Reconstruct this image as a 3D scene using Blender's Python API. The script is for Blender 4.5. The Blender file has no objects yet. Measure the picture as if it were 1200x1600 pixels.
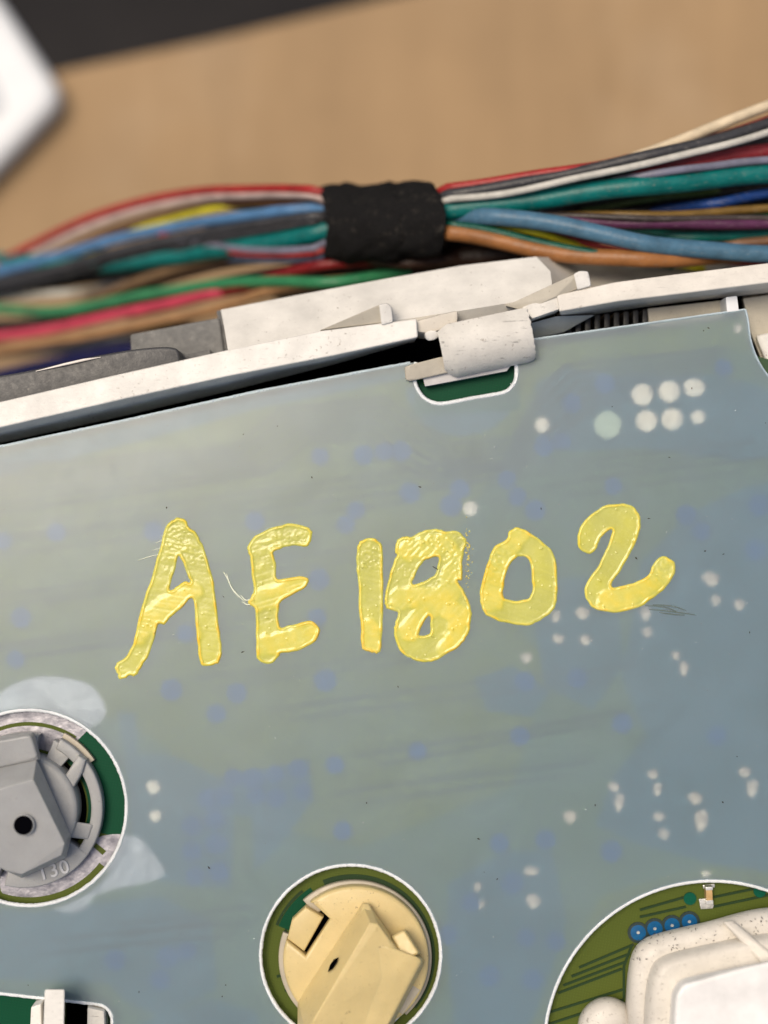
import bpy, bmesh, math, random
import numpy as np
from mathutils import Vector, Matrix
random.seed(7)
rng = np.random.RandomState(7)
SC = bpy.context.scene
C = SC.collection
SC.unit_settings.system = 'METRIC'
SC.unit_settings.scale_length = 0.01          # one unit is one centimetre
R = math.radians

# ------------------------------------------------------------------ camera, sky, sun, exposure
D = 12.0                                       # cm from the lens to the film
cam_d = bpy.data.cameras.new('camera')
cam = bpy.data.objects.new('camera', cam_d)
C.objects.link(cam)
cam.location = (0, 0, D)
cam_d.sensor_width = 36
cam_d.lens = 36 * D / 8.0
cam_d.clip_start = 0.1
cam_d.clip_end = 500
cam_d.dof.use_dof = True
cam_d.dof.focus_distance = D - 0.02
cam_d.dof.aperture_fstop = 0.098
SC.camera = cam

SUN_ELEV, SUN_AZ = R(69), R(-50)               # azimuth from +Y, light comes from the far left
world = bpy.data.worlds.new('World')
SC.world = world
world.use_nodes = True
wn, wl = world.node_tree.nodes, world.node_tree.links
sky = wn.new('ShaderNodeTexSky')
sky.sky_type = 'NISHITA'
sky.sun_disc = False
sky.sun_elevation = SUN_ELEV
sky.sun_rotation = SUN_AZ
sky.air_density = 1.0
sky.dust_density = 4.5
sky.ozone_density = 0.3
bg = wn['Background']
wl.new(sky.outputs[0], bg.inputs[0])
bg.inputs[1].default_value = 0.085
sun_d = bpy.data.lights.new('sun', 'SUN')
sun_d.energy = 2.0
sun_d.angle = R(28)
sun_d.color = (1.0, 0.875, 0.70)
sun = bpy.data.objects.new('sun', sun_d)
C.objects.link(sun)
sdir = Vector((math.sin(SUN_AZ) * math.cos(SUN_ELEV), math.cos(SUN_AZ) * math.cos(SUN_ELEV), math.sin(SUN_ELEV)))
sun.rotation_euler = sdir.to_track_quat('Z', 'Y').to_euler()
sun.location = sdir * 60
SC.view_settings.view_transform = 'Standard'
SC.view_settings.look = 'None'
SC.view_settings.gamma = 1
SC.view_settings.exposure = 0.28
SC.cycles.max_bounces = 14
SC.cycles.transmission_bounces = 12
SC.cycles.use_denoising = True

# ------------------------------------------------------------------ helpers
PX = 200.0                                     # photograph pixels per centimetre at the film
def P(u, v, z=0.0):
    k = (D - z) / D
    return Vector(((u - 600) / PX * k, (800 - v) / PX * k, z))

def lin(r, g, b):
    f = lambda c: (c / 255 / 12.92) if c / 255 <= 0.04045 else ((c / 255 + 0.055) / 1.055) ** 2.4
    return (f(r), f(g), f(b), 1)

def smooth_mesh(me, ang=35):
    me.polygons.foreach_set('use_smooth', [True] * len(me.polygons))
    try:
        me.set_sharp_from_angle(angle=R(ang))
    except Exception:
        pass

def link(name, me, mat=None, parent=None, label=None):
    o = bpy.data.objects.new(name, me)
    C.objects.link(o)
    if mat is not None and me is not None and not me.materials:
        me.materials.append(mat)
    if parent is not None:
        o.parent = parent
        o.matrix_parent_inverse = base_inverse(parent)
    if label:
        o['label'] = label
    return o

def base_inverse(p):
    def world_of(q):
        m = Matrix.Translation(q.location)
        return m if q.parent is None else world_of(q.parent) @ q.matrix_parent_inverse @ m
    return world_of(p).inverted()

def tag(o, label, cat, group=None, kind=None):
    if label: o['label'] = label
    if cat: o['category'] = cat
    if group: o['group'] = group
    if kind: o['kind'] = kind
    return o

def thing(name, loc, label, cat, group=None):
    o = bpy.data.objects.new(name, None)
    o.empty_display_size = 0.2
    o.location = loc
    C.objects.link(o)
    return tag(o, label, cat, group)

def catmull(pts, n=6, closed=False):
    out = []
    m = len(pts)
    rng_ = range(m) if closed else range(m - 1)
    for i in rng_:
        g = lambda k: np.array(pts[k % m] if closed else pts[min(max(k, 0), m - 1)], float)
        p0, p1, p2, p3 = g(i - 1), g(i), g(i + 1), g(i + 2)
        for j in range(n):
            t = j / n
            out.append(0.5 * ((2 * p1) + (-p0 + p2) * t + (2 * p0 - 5 * p1 + 4 * p2 - p3) * t * t + (-p0 + 3 * p1 - 3 * p2 + p3) * t ** 3))
    if not closed:
        out.append(np.array(pts[-1], float))
    return out

def fill_mesh(loops, z_top, z_bot, bevel=0.0, map_px=True, res=2):
    """closed slab from 2D loops (first outer, rest holes), optional rounded edges"""
    cu = bpy.data.curves.new('outline', 'CURVE')
    cu.dimensions = '2D'
    cu.fill_mode = 'BOTH'
    half = (z_top - z_bot) / 2
    cu.extrude = max(half - bevel, 0.0)
    cu.bevel_depth = bevel
    cu.bevel_resolution = res if bevel else 0
    cu.offset = -bevel
    for lp in loops:
        sp = cu.splines.new('POLY')
        sp.points.add(len(lp) - 1)
        for i, p in enumerate(lp):
            q = P(p[0], p[1], z_top) if map_px else p
            sp.points[i].co = (q[0], q[1], 0, 1)
        sp.use_cyclic_u = True
    ob = bpy.data.objects.new('outline', cu)
    C.objects.link(ob)
    dg = bpy.context.evaluated_depsgraph_get()
    dg.update()
    me = bpy.data.meshes.new_from_object(ob.evaluated_get(dg))
    bpy.data.objects.remove(ob)
    bpy.data.curves.remove(cu)
    me.transform(Matrix.Translation((0, 0, (z_top + z_bot) / 2)))
    me.materials.clear()
    bm = bmesh.new()
    bm.from_mesh(me)
    bmesh.ops.remove_doubles(bm, verts=bm.verts, dist=0.0004)
    bmesh.ops.recalc_face_normals(bm, faces=bm.faces)
    bm.to_mesh(me)
    bm.free()
    smooth_mesh(me, 40)
    return me

def plate(name, mat, outer, z_top, z_bot, parent=None, holes=(), bevel=0.0, label=None):
    return link(name, fill_mesh([outer] + list(holes), z_top, z_bot, bevel), mat, parent, label)

def hull_mesh(pts, bevel=0.0, seg=2):
    bm = bmesh.new()
    for p in pts:
        bm.verts.new(p)
    r = bmesh.ops.convex_hull(bm, input=bm.verts)
    bad = [g for g in r['geom_interior'] + r['geom_unused'] if isinstance(g, bmesh.types.BMVert)]
    if bad:
        bmesh.ops.delete(bm, geom=list(set(bad)), context='VERTS')
    bmesh.ops.dissolve_limit(bm, angle_limit=R(1.5), verts=bm.verts, edges=bm.edges)
    if bevel:
        bmesh.ops.bevel(bm, geom=list(bm.edges), offset=bevel, segments=seg, affect='EDGES', profile=0.6, clamp_overlap=True)
    bmesh.ops.recalc_face_normals(bm, faces=bm.faces)
    me = bpy.data.meshes.new('solid')
    bm.to_mesh(me)
    bm.free()
    smooth_mesh(me, 38)
    return me

def crisp(o):
    m = o.modifiers.new('weighted normals', 'WEIGHTED_NORMAL')
    m.keep_sharp = True
    m.weight = 90
    return o
def hull(name, mat, pts, parent=None, bevel=0.0, seg=2, label=None):
    return crisp(link(name, hull_mesh([P(*p) for p in pts], bevel, seg), mat, parent, label))

def block(name, mat, top, z_top, z_bot, parent=None, bevel=0.0, taper=1.0, seg=2, label=None):
    """convex block whose top outline is given in photo pixels at z_top, footprint scaled by taper"""
    t = [P(u, v, z_top) for u, v in top]
    c = sum(t, Vector()) / len(t)
    b = [Vector((c.x + (p.x - c.x) * taper, c.y + (p.y - c.y) * taper, z_bot)) for p in t]
    return crisp(link(name, hull_mesh(t + b, bevel, seg), mat, parent, label))

def tube_mesh(pts, rad, sides=12, cap=True):
    pts = [Vector(p) for p in pts]
    n = len(pts)
    rad = rad if hasattr(rad, '__len__') else [rad] * n
    vs, fs = [], []
    up = Vector((0, 0, 1))
    for i, p in enumerate(pts):
        t = (pts[min(i + 1, n - 1)] - pts[max(i - 1, 0)]).normalized()
        a = t.cross(up)
        if a.length < 1e-4:
            a = t.cross(Vector((0, 1, 0)))
        a.normalize()
        b = t.cross(a).normalized()
        for k in range(sides):
            th = 2 * math.pi * k / sides
            vs.append(p + (a * math.cos(th) + b * math.sin(th)) * rad[i])
    for i in range(n - 1):
        for k in range(sides):
            k2 = (k + 1) % sides
            fs.append((i * sides + k, i * sides + k2, (i + 1) * sides + k2, (i + 1) * sides + k))
    if cap:
        fs.append(tuple(range(sides)))
        fs.append(tuple((n - 1) * sides + k for k in range(sides)))
    me = bpy.data.meshes.new('tube')
    me.from_pydata(vs, [], fs)
    bm = bmesh.new(); bm.from_mesh(me)
    bmesh.ops.recalc_face_normals(bm, faces=bm.faces)
    bm.to_mesh(me); bm.free()
    smooth_mesh(me, 60)
    return me

def circle(cu, cv, r, n=72, a0=0.0, a1=360.0, wob=0.0):
    out = []
    full = abs(a1 - a0) >= 360
    m = n if full else n + 1
    for i in range(m):
        a = R(a0 + (a1 - a0) * i / n)
        rr = r * (1 + wob * math.sin(3 * a + 1))
        out.append((cu + rr * math.cos(a), cv - rr * math.sin(a)))
    return out

def sector(cu, cv, r0, r1, a0, a1, n=24):
    return circle(cu, cv, r1, n, a0, a1) + circle(cu, cv, r0, n, a0, a1)[::-1]

def vnoise(x, y, seed=0):
    xi, yi = np.floor(x).astype(int), np.floor(y).astype(int)
    fx, fy = x - xi, y - yi
    fx, fy = fx * fx * (3 - 2 * fx), fy * fy * (3 - 2 * fy)
    def h(a, b):
        n = (a * 374761393 + b * 668265263 + seed * 982451653) & 0x7fffffff
        n = ((n ^ (n >> 13)) * 1274126177) & 0x7fffffff
        return ((n ^ (n >> 16)) & 0xffff) / 65535.0
    return (h(xi, yi) * (1 - fx) + h(xi + 1, yi) * fx) * (1 - fy) + (h(xi, yi + 1) * (1 - fx) + h(xi + 1, yi + 1) * fx) * fy

# ------------------------------------------------------------------ materials
class NT:
    def __init__(s, name):
        s.m = bpy.data.materials.new(name)
        s.m.use_nodes = True
        s.n, s.l = s.m.node_tree.nodes, s.m.node_tree.links
        s.b = s.n['Principled BSDF']
        s.out = s.n['Material Output']
        s.tc = s.n.new('ShaderNodeTexCoord')
    def noise(s, scale, detail=3, rough=0.5, vec=None, dist=0.0):
        t = s.n.new('ShaderNodeTexNoise')
        t.inputs['Scale'].default_value = scale
        t.inputs['Detail'].default_value = detail
        t.inputs['Roughness'].default_value = rough
        t.inputs['Distortion'].default_value = dist
        s.l.new(vec if vec is not None else s.tc.outputs['Object'], t.inputs['Vector'])
        return t.outputs['Fac']
    def ramp(s, fac, stops):
        r = s.n.new('ShaderNodeValToRGB')
        e = r.color_ramp.elements
        while len(e) < len(stops):
            e.new(0.5)
        for i, (p, c) in enumerate(stops):
            e[i].position = p
            e[i].color = c if hasattr(c, '__len__') else (c, c, c, 1)
        s.l.new(fac, r.inputs[0])
        return r.outputs[0]
    def mix(s, fac, a, b, mode='MIX'):
        m = s.n.new('ShaderNodeMixRGB')
        m.blend_type = mode
        for i, x in zip((0, 1, 2), (fac, a, b)):
            if hasattr(x, 'is_linked'):
                s.l.new(x, m.inputs[i])
            else:
                m.inputs[i].default_value = x
        return m.outputs[0]
    def math(s, op, a, b=0.0):
        m = s.n.new('ShaderNodeMath'); m.operation = op
        for i, x in enumerate((a, b)):
            if hasattr(x, 'is_linked'):
                s.l.new(x, m.inputs[i])
            else:
                m.inputs[i].default_value = x
        return m.outputs[0]
    def mapping(s, scale, rot=(0, 0, 0)):
        m = s.n.new('ShaderNodeMapping')
        m.inputs['Scale'].default_value = scale
        m.inputs['Rotation'].default_value = rot
        s.l.new(s.tc.outputs['Object'], m.inputs['Vector'])
        return m.outputs[0]
    def set(s, **k):
        for a, x in k.items():
            i = s.b.inputs[a.replace('_', ' ')]
            if hasattr(x, 'is_linked'):
                s.l.new(x, i)
            else:
                i.default_value = x
    def bump(s, h, strength=0.3, dist=0.01, to=None):
        b = s.n.new('ShaderNodeBump')
        b.inputs['Strength'].default_value = strength
        b.inputs['Distance'].default_value = dist
        s.l.new(h, b.inputs['Height'])
        s.l.new(b.outputs[0], (to or s.b).inputs['Normal'])
        return b

def plastic(name, col, rough=0.45, dirt=0.0, dirt_col=(0.12, 0.07, 0.03, 1), grain=0.15, var=0.08, sss=0.0, scuff=0.0):
    t = NT(name)
    c = Vector(col[:3])
    dark = tuple(c * (1 - var * 2)) + (1,)
    light = tuple(min(1, x * (1 + var)) for x in c) + (1,)
    colr = t.ramp(t.noise(3.5, 5, 0.6), [(0.3, dark), (0.7, light)])
    if dirt:
        broad = t.ramp(t.noise(2.2, 4, 0.65), [(0.45, 0.0), (0.75, 1.0)])
        spk = t.ramp(t.noise(34, 3, 0.6), [(0.66 - 0.06 * dirt, 0.0), (0.74 - 0.05 * dirt, 1.0)])
        f = t.math('MULTIPLY', spk, t.math('ADD', t.math('MULTIPLY', broad, 0.8), 0.12))
        colr = t.mix(f, colr, dirt_col)
        st = t.ramp(t.noise(7, 6, 0.75, vec=t.mapping((1, 3, 1), (0, 0, 0.2))), [(0.58, 0.0), (0.8, 0.5 * dirt)])
        colr = t.mix(st, colr, tuple(0.55 * a + 0.45 * b for a, b in zip(col, dirt_col)))
    if scuff:
        sc_ = t.ramp(t.noise(26, 3, 0.7, vec=t.mapping((0.25, 2.2, 1), (0, 0, 0.15))), [(0.62, 0.0), (0.75, scuff)])
        colr = t.mix(sc_, colr, (0.05, 0.045, 0.04, 1))
    rr = t.ramp(t.noise(18, 4, 0.7), [(0.3, max(rough - 0.1, 0.05)), (0.7, min(rough + 0.12, 1))])
    t.set(Base_Color=colr, Roughness=rr)
    if sss:
        t.set(Subsurface_Weight=sss)
        t.b.inputs['Subsurface Radius'].default_value = (0.05, 0.035, 0.02)
        t.b.inputs['Subsurface Scale'].default_value = 1.0
    h = t.math('ADD', t.noise(55, 4, 0.7), t.math('MULTIPLY', t.noise(9, 3), 0.8))
    t.bump(h, grain, 0.01)
    return t.m

M = {}
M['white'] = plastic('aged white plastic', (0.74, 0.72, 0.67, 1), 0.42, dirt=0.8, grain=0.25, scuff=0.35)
M['white_warm'] = plastic('white plastic tinted for fill light', (0.74, 0.70, 0.63, 1), 0.42, dirt=0.8, grain=0.25, scuff=0.3)  # right rim's white, warmed in colour to offset the blue fill light
M['white_clean'] = plastic('ivory white plastic', (0.78, 0.755, 0.70, 1), 0.4, dirt=0.25, grain=0.1)
M['clip'] = plastic('scuffed white plastic', (0.68, 0.655, 0.60, 1), 0.5, dirt=0.35, grain=0.45, scuff=0.95)
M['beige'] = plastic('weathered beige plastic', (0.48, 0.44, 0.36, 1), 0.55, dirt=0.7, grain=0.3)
M['panel_shaded'] = plastic('white panel toned down for shade', (0.55, 0.52, 0.46, 1), 0.45, dirt=0.4, grain=0.2)  # skin panel white toned down, so its shade sits in the colour
M['beige_warm'] = plastic('warm off white plastic', (0.62, 0.57, 0.49, 1), 0.5, dirt=0.6, grain=0.25)
M['inner_grey'] = plastic('grey inner plastic', (0.30, 0.33, 0.34, 1), 0.5, dirt=0.3, grain=0.2)
M['black'] = plastic('black plastic', (0.012, 0.012, 0.013, 1), 0.5, dirt=0.3, dirt_col=(0.2, 0.18, 0.15, 1), grain=0.2)
M['charcoal'] = plastic('charcoal plastic', (0.055, 0.055, 0.057, 1), 0.45, dirt=0.4, dirt_col=(0.25, 0.23, 0.2, 1), grain=0.25)
M['grey_box'] = plastic('dark grey plastic', (0.11, 0.11, 0.108, 1), 0.5, dirt=0.2, grain=0.15)
M['grey_socket'] = plastic('grey nylon', (0.33, 0.335, 0.335, 1), 0.38, dirt=0.3, dirt_col=(0.12, 0.09, 0.07, 1), grain=0.22, var=0.05, sss=0.15)
M['cream_socket'] = plastic('cream nylon', (0.64, 0.505, 0.235, 1), 0.38, dirt=0.35, dirt_col=(0.10, 0.05, 0.02, 1), grain=0.18, var=0.05, sss=0.2)
M['beige_ring'] = plastic('beige nylon ring', (0.45, 0.40, 0.31, 1), 0.4, grain=0.15)
M['dirty_white'] = plastic('white plastic with dirt flecks', (0.64, 0.60, 0.53, 1), 0.4, dirt=1.1, dirt_col=(0.09, 0.06, 0.035, 1), grain=0.3)
M['bright_white'] = plastic('bright white plastic', (0.84, 0.825, 0.80, 1), 0.38, dirt=0.25, grain=0.1)
M['cut_edge'] = plastic('white cut edge of film', (0.78, 0.81, 0.82, 1), 0.6, grain=0.8)
M['edge_blue'] = plastic('pale cut edge of film', (0.50, 0.60, 0.66, 1), 0.45, grain=0.5)

def board_mat(name, a, b, rough=0.5, spec=0.12):
    t = NT(name)
    c = t.ramp(t.noise(0.55, 3, 0.55), [(0.32, a), (0.68, b)])
    w = t.n.new('ShaderNodeTexWave')
    w.bands_direction = 'X'
    w.inputs['Scale'].default_value = 14
    w.inputs['Distortion'].default_value = 0.6
    w2 = t.n.new('ShaderNodeTexWave')
    w2.bands_direction = 'Y'
    w2.inputs['Scale'].default_value = 14
    w2.inputs['Distortion'].default_value = 0.6
    for q in (w, w2):
        t.l.new(t.mapping((1, 1, 1), (0, 0, 0.17)), q.inputs['Vector'])
    weave = t.math('MULTIPLY', w.outputs['Fac'], w2.outputs['Fac'])
    c = t.mix(0.18, c, t.mix(1.0, c, t.ramp(weave, [(0, 0.6), (1, 1.2)]), 'MULTIPLY'))
    t.set(Base_Color=c, Roughness=rough)
    t.b.inputs['Specular IOR Level'].default_value = spec
    t.bump(weave, 0.12, 0.004)
    return t.m

M['olive'] = board_mat('olive solder mask over copper', (0.076, 0.104, 0.016, 1), (0.094, 0.12, 0.02, 1))
M['teal'] = board_mat('dark green solder mask', (0.0, 0.075, 0.042, 1), (0.002, 0.10, 0.06, 1))
M['soft_teal'] = board_mat('blue green board tint', (0.048, 0.092, 0.05, 1), (0.064, 0.105, 0.05, 1))
M['blue_mask'] = board_mat('blue green solder mask', (0.018, 0.070, 0.10, 1), (0.028, 0.084, 0.115, 1))
M['green_bare'] = board_mat('deep green bare board', (0.0, 0.055, 0.022, 1), (0.001, 0.07, 0.032, 1))
M['trace'] = board_mat('dark trace', (0.02, 0.045, 0.018, 1), (0.028, 0.055, 0.02, 1))
M['gap_line'] = board_mat('trace gap', (0.005, 0.012, 0.018, 1), (0.008, 0.016, 0.022, 1))
t = NT('blue plugged via'); t.set(Base_Color=t.ramp(t.noise(12, 3), [(0.3, (0.001, 0.075, 0.20, 1)), (0.7, (0.002, 0.11, 0.28, 1))]), Roughness=0.25); M['via'] = t.m
t = NT('dark blue tented via'); t.set(Base_Color=(0.001, 0.050, 0.17, 1), Roughness=0.6); t.b.inputs['Specular IOR Level'].default_value = 0.1; M['via_dark'] = t.m
t = NT('dark via ring'); t.set(Base_Color=(0.012, 0.03, 0.03, 1), Roughness=0.4); M['via_ring'] = t.m
t = NT('tinned pad'); t.set(Base_Color=t.ramp(t.noise(9, 4, 0.7), [(0.3, (0.17, 0.17, 0.20, 1)), (0.7, (0.42, 0.41, 0.45, 1))]), Roughness=0.4, Metallic=0.5); t.bump(t.noise(22, 4), 0.4, 0.01); M['tin'] = t.m
t = NT('solder pad'); t.set(Base_Color=t.ramp(t.noise(10, 3, 0.6), [(0.3, (0.70, 0.54, 0.42, 1)), (0.7, (0.92, 0.80, 0.68, 1))]), Roughness=0.5, Metallic=0.0); M['pad'] = t.m
t = NT('pale pad'); t.set(Base_Color=(0.42, 0.47, 0.36, 1), Roughness=0.5); M['pad_pale'] = t.m
t = NT('dull solder pad'); t.set(Base_Color=t.ramp(t.noise(10, 3, 0.6), [(0.35, (0.35, 0.25, 0.20, 1)), (0.7, (0.90, 0.72, 0.58, 1))]), Roughness=0.5); M['pad_dull'] = t.m
t = NT('solder'); t.set(Base_Color=t.ramp(t.noise(30, 3), [(0.3, (0.45, 0.45, 0.44, 1)), (0.7, (0.85, 0.84, 0.8, 1))]), Roughness=0.3, Metallic=0.6); M['solder'] = t.m
t = NT('tan ceramic'); t.set(Base_Color=t.ramp(t.noise(25, 3), [(0.3, (0.42, 0.26, 0.10, 1)), (0.7, (0.55, 0.36, 0.16, 1))]), Roughness=0.4); M['ceramic'] = t.m
t = NT('painted gap black'); t.set(Base_Color=(0.002, 0.002, 0.003, 1), Roughness=1.0); t.b.inputs['Specular IOR Level'].default_value = 0.0; M['void'] = t.m  # flat black painting the dark of gaps, slots and holes

# milky film: rough refraction with a scattering body and a soft surface sheen
t = NT('milky translucent film')
dif = t.n.new('ShaderNodeBsdfDiffuse'); tr = t.n.new('ShaderNodeBsdfTranslucent')
rf = t.n.new('ShaderNodeBsdfRefraction'); gl = t.n.new('ShaderNodeBsdfGlossy'); fr = t.n.new('ShaderNodeFresnel')
milk = t.ramp(t.noise(0.8, 4, 0.6), [(0.3, (0.58, 0.80, 0.96, 1)), (0.7, (0.66, 0.85, 0.93, 1))])
t.l.new(milk, dif.inputs[0]); t.l.new(milk, tr.inputs[0])
rf.inputs['Color'].default_value = (0.90, 0.98, 0.99, 1)
rf.inputs['Roughness'].default_value = 0.66
rf.inputs['IOR'].default_value = 1.42
gl.inputs['Color'].default_value = (1, 1, 1, 1)
t.l.new(t.ramp(t.noise(6, 5, 0.7), [(0.3, 0.32), (0.7, 0.37)]), gl.inputs['Roughness'])
fr.inputs['IOR'].default_value = 1.62
body = t.n.new('ShaderNodeMixShader'); body.inputs[0].default_value = 0.2
t.l.new(dif.outputs[0], body.inputs[1]); t.l.new(tr.outputs[0], body.inputs[2])
m2 = t.n.new('ShaderNodeMixShader')
t.l.new(t.ramp(t.noise(1.6, 5, 0.65), [(0.3, 0.76), (0.7, 0.81)]), m2.inputs[0])
t.l.new(body.outputs[0], m2.inputs[1]); t.l.new(rf.outputs[0], m2.inputs[2])
m3 = t.n.new('ShaderNodeMixShader')
t.l.new(fr.outputs[0], m3.inputs[0]); t.l.new(m2.outputs[0], m3.inputs[1]); t.l.new(gl.outputs[0], m3.inputs[2])
t.l.new(m3.outputs[0], t.out.inputs['Surface'])
hh = t.math('ADD', t.math('MULTIPLY', t.noise(70, 3, 0.6), 0.12), t.noise(1.3, 2, 0.5))
bmp = t.bump(hh, 0.25, 0.02, to=gl)
M['film'] = t.m

t = NT('film underside')
rf = t.n.new('ShaderNodeBsdfRefraction')
rf.inputs['Roughness'].default_value = 0.35; rf.inputs['IOR'].default_value = 1.42
t.l.new(rf.outputs[0], t.out.inputs['Surface'])
M['film_under'] = t.m

# dried yellow paint marker: thick at the rims, thinner and greener in the middle
t = NT('dried yellow paint')
at = t.n.new('ShaderNodeAttribute'); at.attribute_name = 'thick'
colr = t.ramp(at.outputs['Fac'], [(0.0, (0.68, 0.67, 0.15, 1)), (0.35, (0.74, 0.70, 0.11, 1)), (0.75, (0.86, 0.65, 0.05, 1)), (1.0, (0.92, 0.55, 0.035, 1))])
colr = t.mix(t.ramp(t.noise(5, 5, 0.7), [(0.35, 0.0), (0.7, 0.45)]), colr, (0.86, 0.84, 0.26, 1))
t.set(Base_Color=colr, Roughness=t.ramp(t.noise(30, 4), [(0.3, 0.16), (0.7, 0.32)]))
t.b.inputs['Coat Weight'].default_value = 0.3
t.b.inputs['Coat Roughness'].default_value = 0.15
t.bump(t.noise(30, 2, 0.5), 0.06, 0.006)
trn = t.n.new('ShaderNodeBsdfTransparent'); trn.inputs[0].default_value = (1.0, 0.95, 0.6, 1)
mx = t.n.new('ShaderNodeMixShader')
t.l.new(t.ramp(at.outputs['Fac'], [(0.0, 0.38), (0.45, 0.22), (0.9, 0.03)]), mx.inputs[0])
t.l.new(t.b.outputs[0], mx.inputs[1]); t.l.new(trn.outputs[0], mx.inputs[2])
t.l.new(mx.outputs[0], t.out.inputs['Surface'])
M['paint'] = t.m

def wire_mat(name, col, rough=0.38):
    t = NT(name + ' wire insulation')
    c = Vector(col[:3])
    colr = t.ramp(t.noise(6, 4, 0.6), [(0.3, tuple(c * 0.62) + (1,)), (0.7, tuple(c * 0.98) + (1,))])
    dust = t.ramp(t.noise(24, 4, 0.75, vec=t.mapping((0.6, 2, 2))), [(0.57, 0.0), (0.78, 0.5)])
    colr = t.mix(dust, colr, (0.35, 0.32, 0.28, 1))
    t.set(Base_Color=colr, Roughness=rough)
    t.b.inputs['Specular IOR Level'].default_value = 0.35
    t.bump(t.math('ADD', t.noise(40, 4, 0.6), t.noise(7, 3, 0.6)), 0.35, 0.012)
    return t.m

# ------------------------------------------------------------------ background surface
t = NT('brown corrugated cardboard')
c0 = t.ramp(t.noise(0.35, 4, 0.6), [(0.3, (0.25, 0.16, 0.08, 1)), (0.7, (0.36, 0.232, 0.118, 1))])
flute = t.noise(2.0, 4, 0.55, vec=t.mapping((1.1, 0.18, 1), (0, 0, 0.2)))
c0 = t.mix(0.3, c0, t.ramp(flute, [(0.35, (0.30, 0.20, 0.10, 1)), (0.65, (0.40, 0.27, 0.14, 1))]))
rubbed = t.ramp(t.noise(0.5, 3, 0.5), [(0.55, 0.0), (0.75, 0.35)])
c0 = t.mix(rubbed, c0, (0.44, 0.32, 0.20, 1))
t.set(Base_Color=c0, Roughness=0.75)
t.bump(t.math('ADD', flute, t.noise(0.8, 3, 0.5)), 0.5, 0.08)
M['cardboard'] = t.m
t = NT('dark ground')
t.set(Base_Color=t.ramp(t.noise(0.6, 5, 0.6), [(0.3, (0.006, 0.005, 0.006, 1)), (0.7, (0.014, 0.012, 0.012, 1))]), Roughness=0.9)
M['ground'] = t.m

def quad(name, pts, mat):
    me = bpy.data.meshes.new(name)
    me.from_pydata([Vector(p) for p in pts], [], [(0, 1, 2, 3)])
    return link(name, me, mat)
g = quad('ground', [(-150, -150, -16), (150, -150, -16), (150, 150, -16), (-150, 150, -16)], M['ground'])
tag(g, 'near black ground beyond the cardboard at the top left', None, kind='structure')

zc = -6.0
card = plate('cardboard_sheet', M['cardboard'], [(-1500, 452), (92, 110), (330, 60), (520, 15), (2400, -420), (2400, 2600), (-1500, 2600)][::-1], zc, zc - 0.4, bevel=0.06)
tag(card, 'tan corrugated cardboard sheet lying under the wires and the housing', 'cardboard')

# white case whose corner pokes in at the top left
case = thing('white_case', P(-150, 100, -6.0), 'white rounded corner of a plastic case lying on the cardboard at top left', 'case')
zt = -5.6
def rounded(pts, r=20, n=6):
    out = []
    m = len(pts)
    for i in range(m):
        p = Vector(pts[i]); a = Vector(pts[i - 1]); b = Vector(pts[(i + 1) % m])
        da, db = (a - p).normalized(), (b - p).normalized()
        rr = r[i] if hasattr(r, '__len__') else r
        q0, q1 = p + da * rr, p + db * rr
        for k in range(n + 1):
            s = k / n
            out.append(tuple((1 - s) ** 2 * q0 + 2 * s * (1 - s) * p + s * s * q1))
    return out
M['case'] = plastic('cool white plastic', (0.76, 0.78, 0.80, 1), 0.4, grain=0.05, var=0.02)
M['case_panel'] = plastic('pale grey panel', (0.52, 0.56, 0.60, 1), 0.4, grain=0.05)
plate('shell', M['case'], rounded([(100, 150), (-10, -15), (-300, -260), (-700, 80), (-280, 520), (-5, 262)][::-1], [60, 30, 30, 30, 40, 34]), zt, -5.98, case, bevel=0.14)
plate('inset_panel', M['case_panel'], rounded([(8, 165), (-22, 95), (-300, -60), (-420, 80), (-200, 280), (-12, 182)][::-1], 12), zt + 0.03, zt - 0.1, case, bevel=0.02)

# ------------------------------------------------------------------ circuit board
ZB = -0.11                                     # top of the board
HA = (45, 1262, 153)                           # holes in the film: grey socket
HB = (548, 1492, 140)                          # cream socket
HC = (1112, 1638, 262)                         # white motor cap
board = thing('circuit_board', P(600, 1000, ZB - 0.16), 'green circuit board with traces and blue vias under the milky film', 'circuit board')
slot_b = [(97, 1560), (140, 1566), (140, 1720), (97, 1720)]
plate('board_base', M['olive'], [(-420, 800), (0, 707), (640, 573), (652, 590), (806, 563), (812, 545), (1160, 496), (1182, 575), (1230, 640), (1500, 640), (1500, 2000), (-420, 2000)][::-1],
      ZB, ZB - 0.16, board, holes=[circle(40, 1265, 92), circle(552, 1496, 96), slot_b])

lay = [0]
def sheet(name, mat, outline, dz=0.003, label=None, smooth=0):
    """thin printed layer, top dz above the board (each layer a little higher than the one before)"""
    if smooth:
        outline = [tuple(p) for p in catmull(outline, smooth, True)]
    lay[0] += 1
    return plate(name, mat, outline, ZB + dz + 0.00012 * lay[0], ZB - 0.001, board, label=label)

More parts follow.
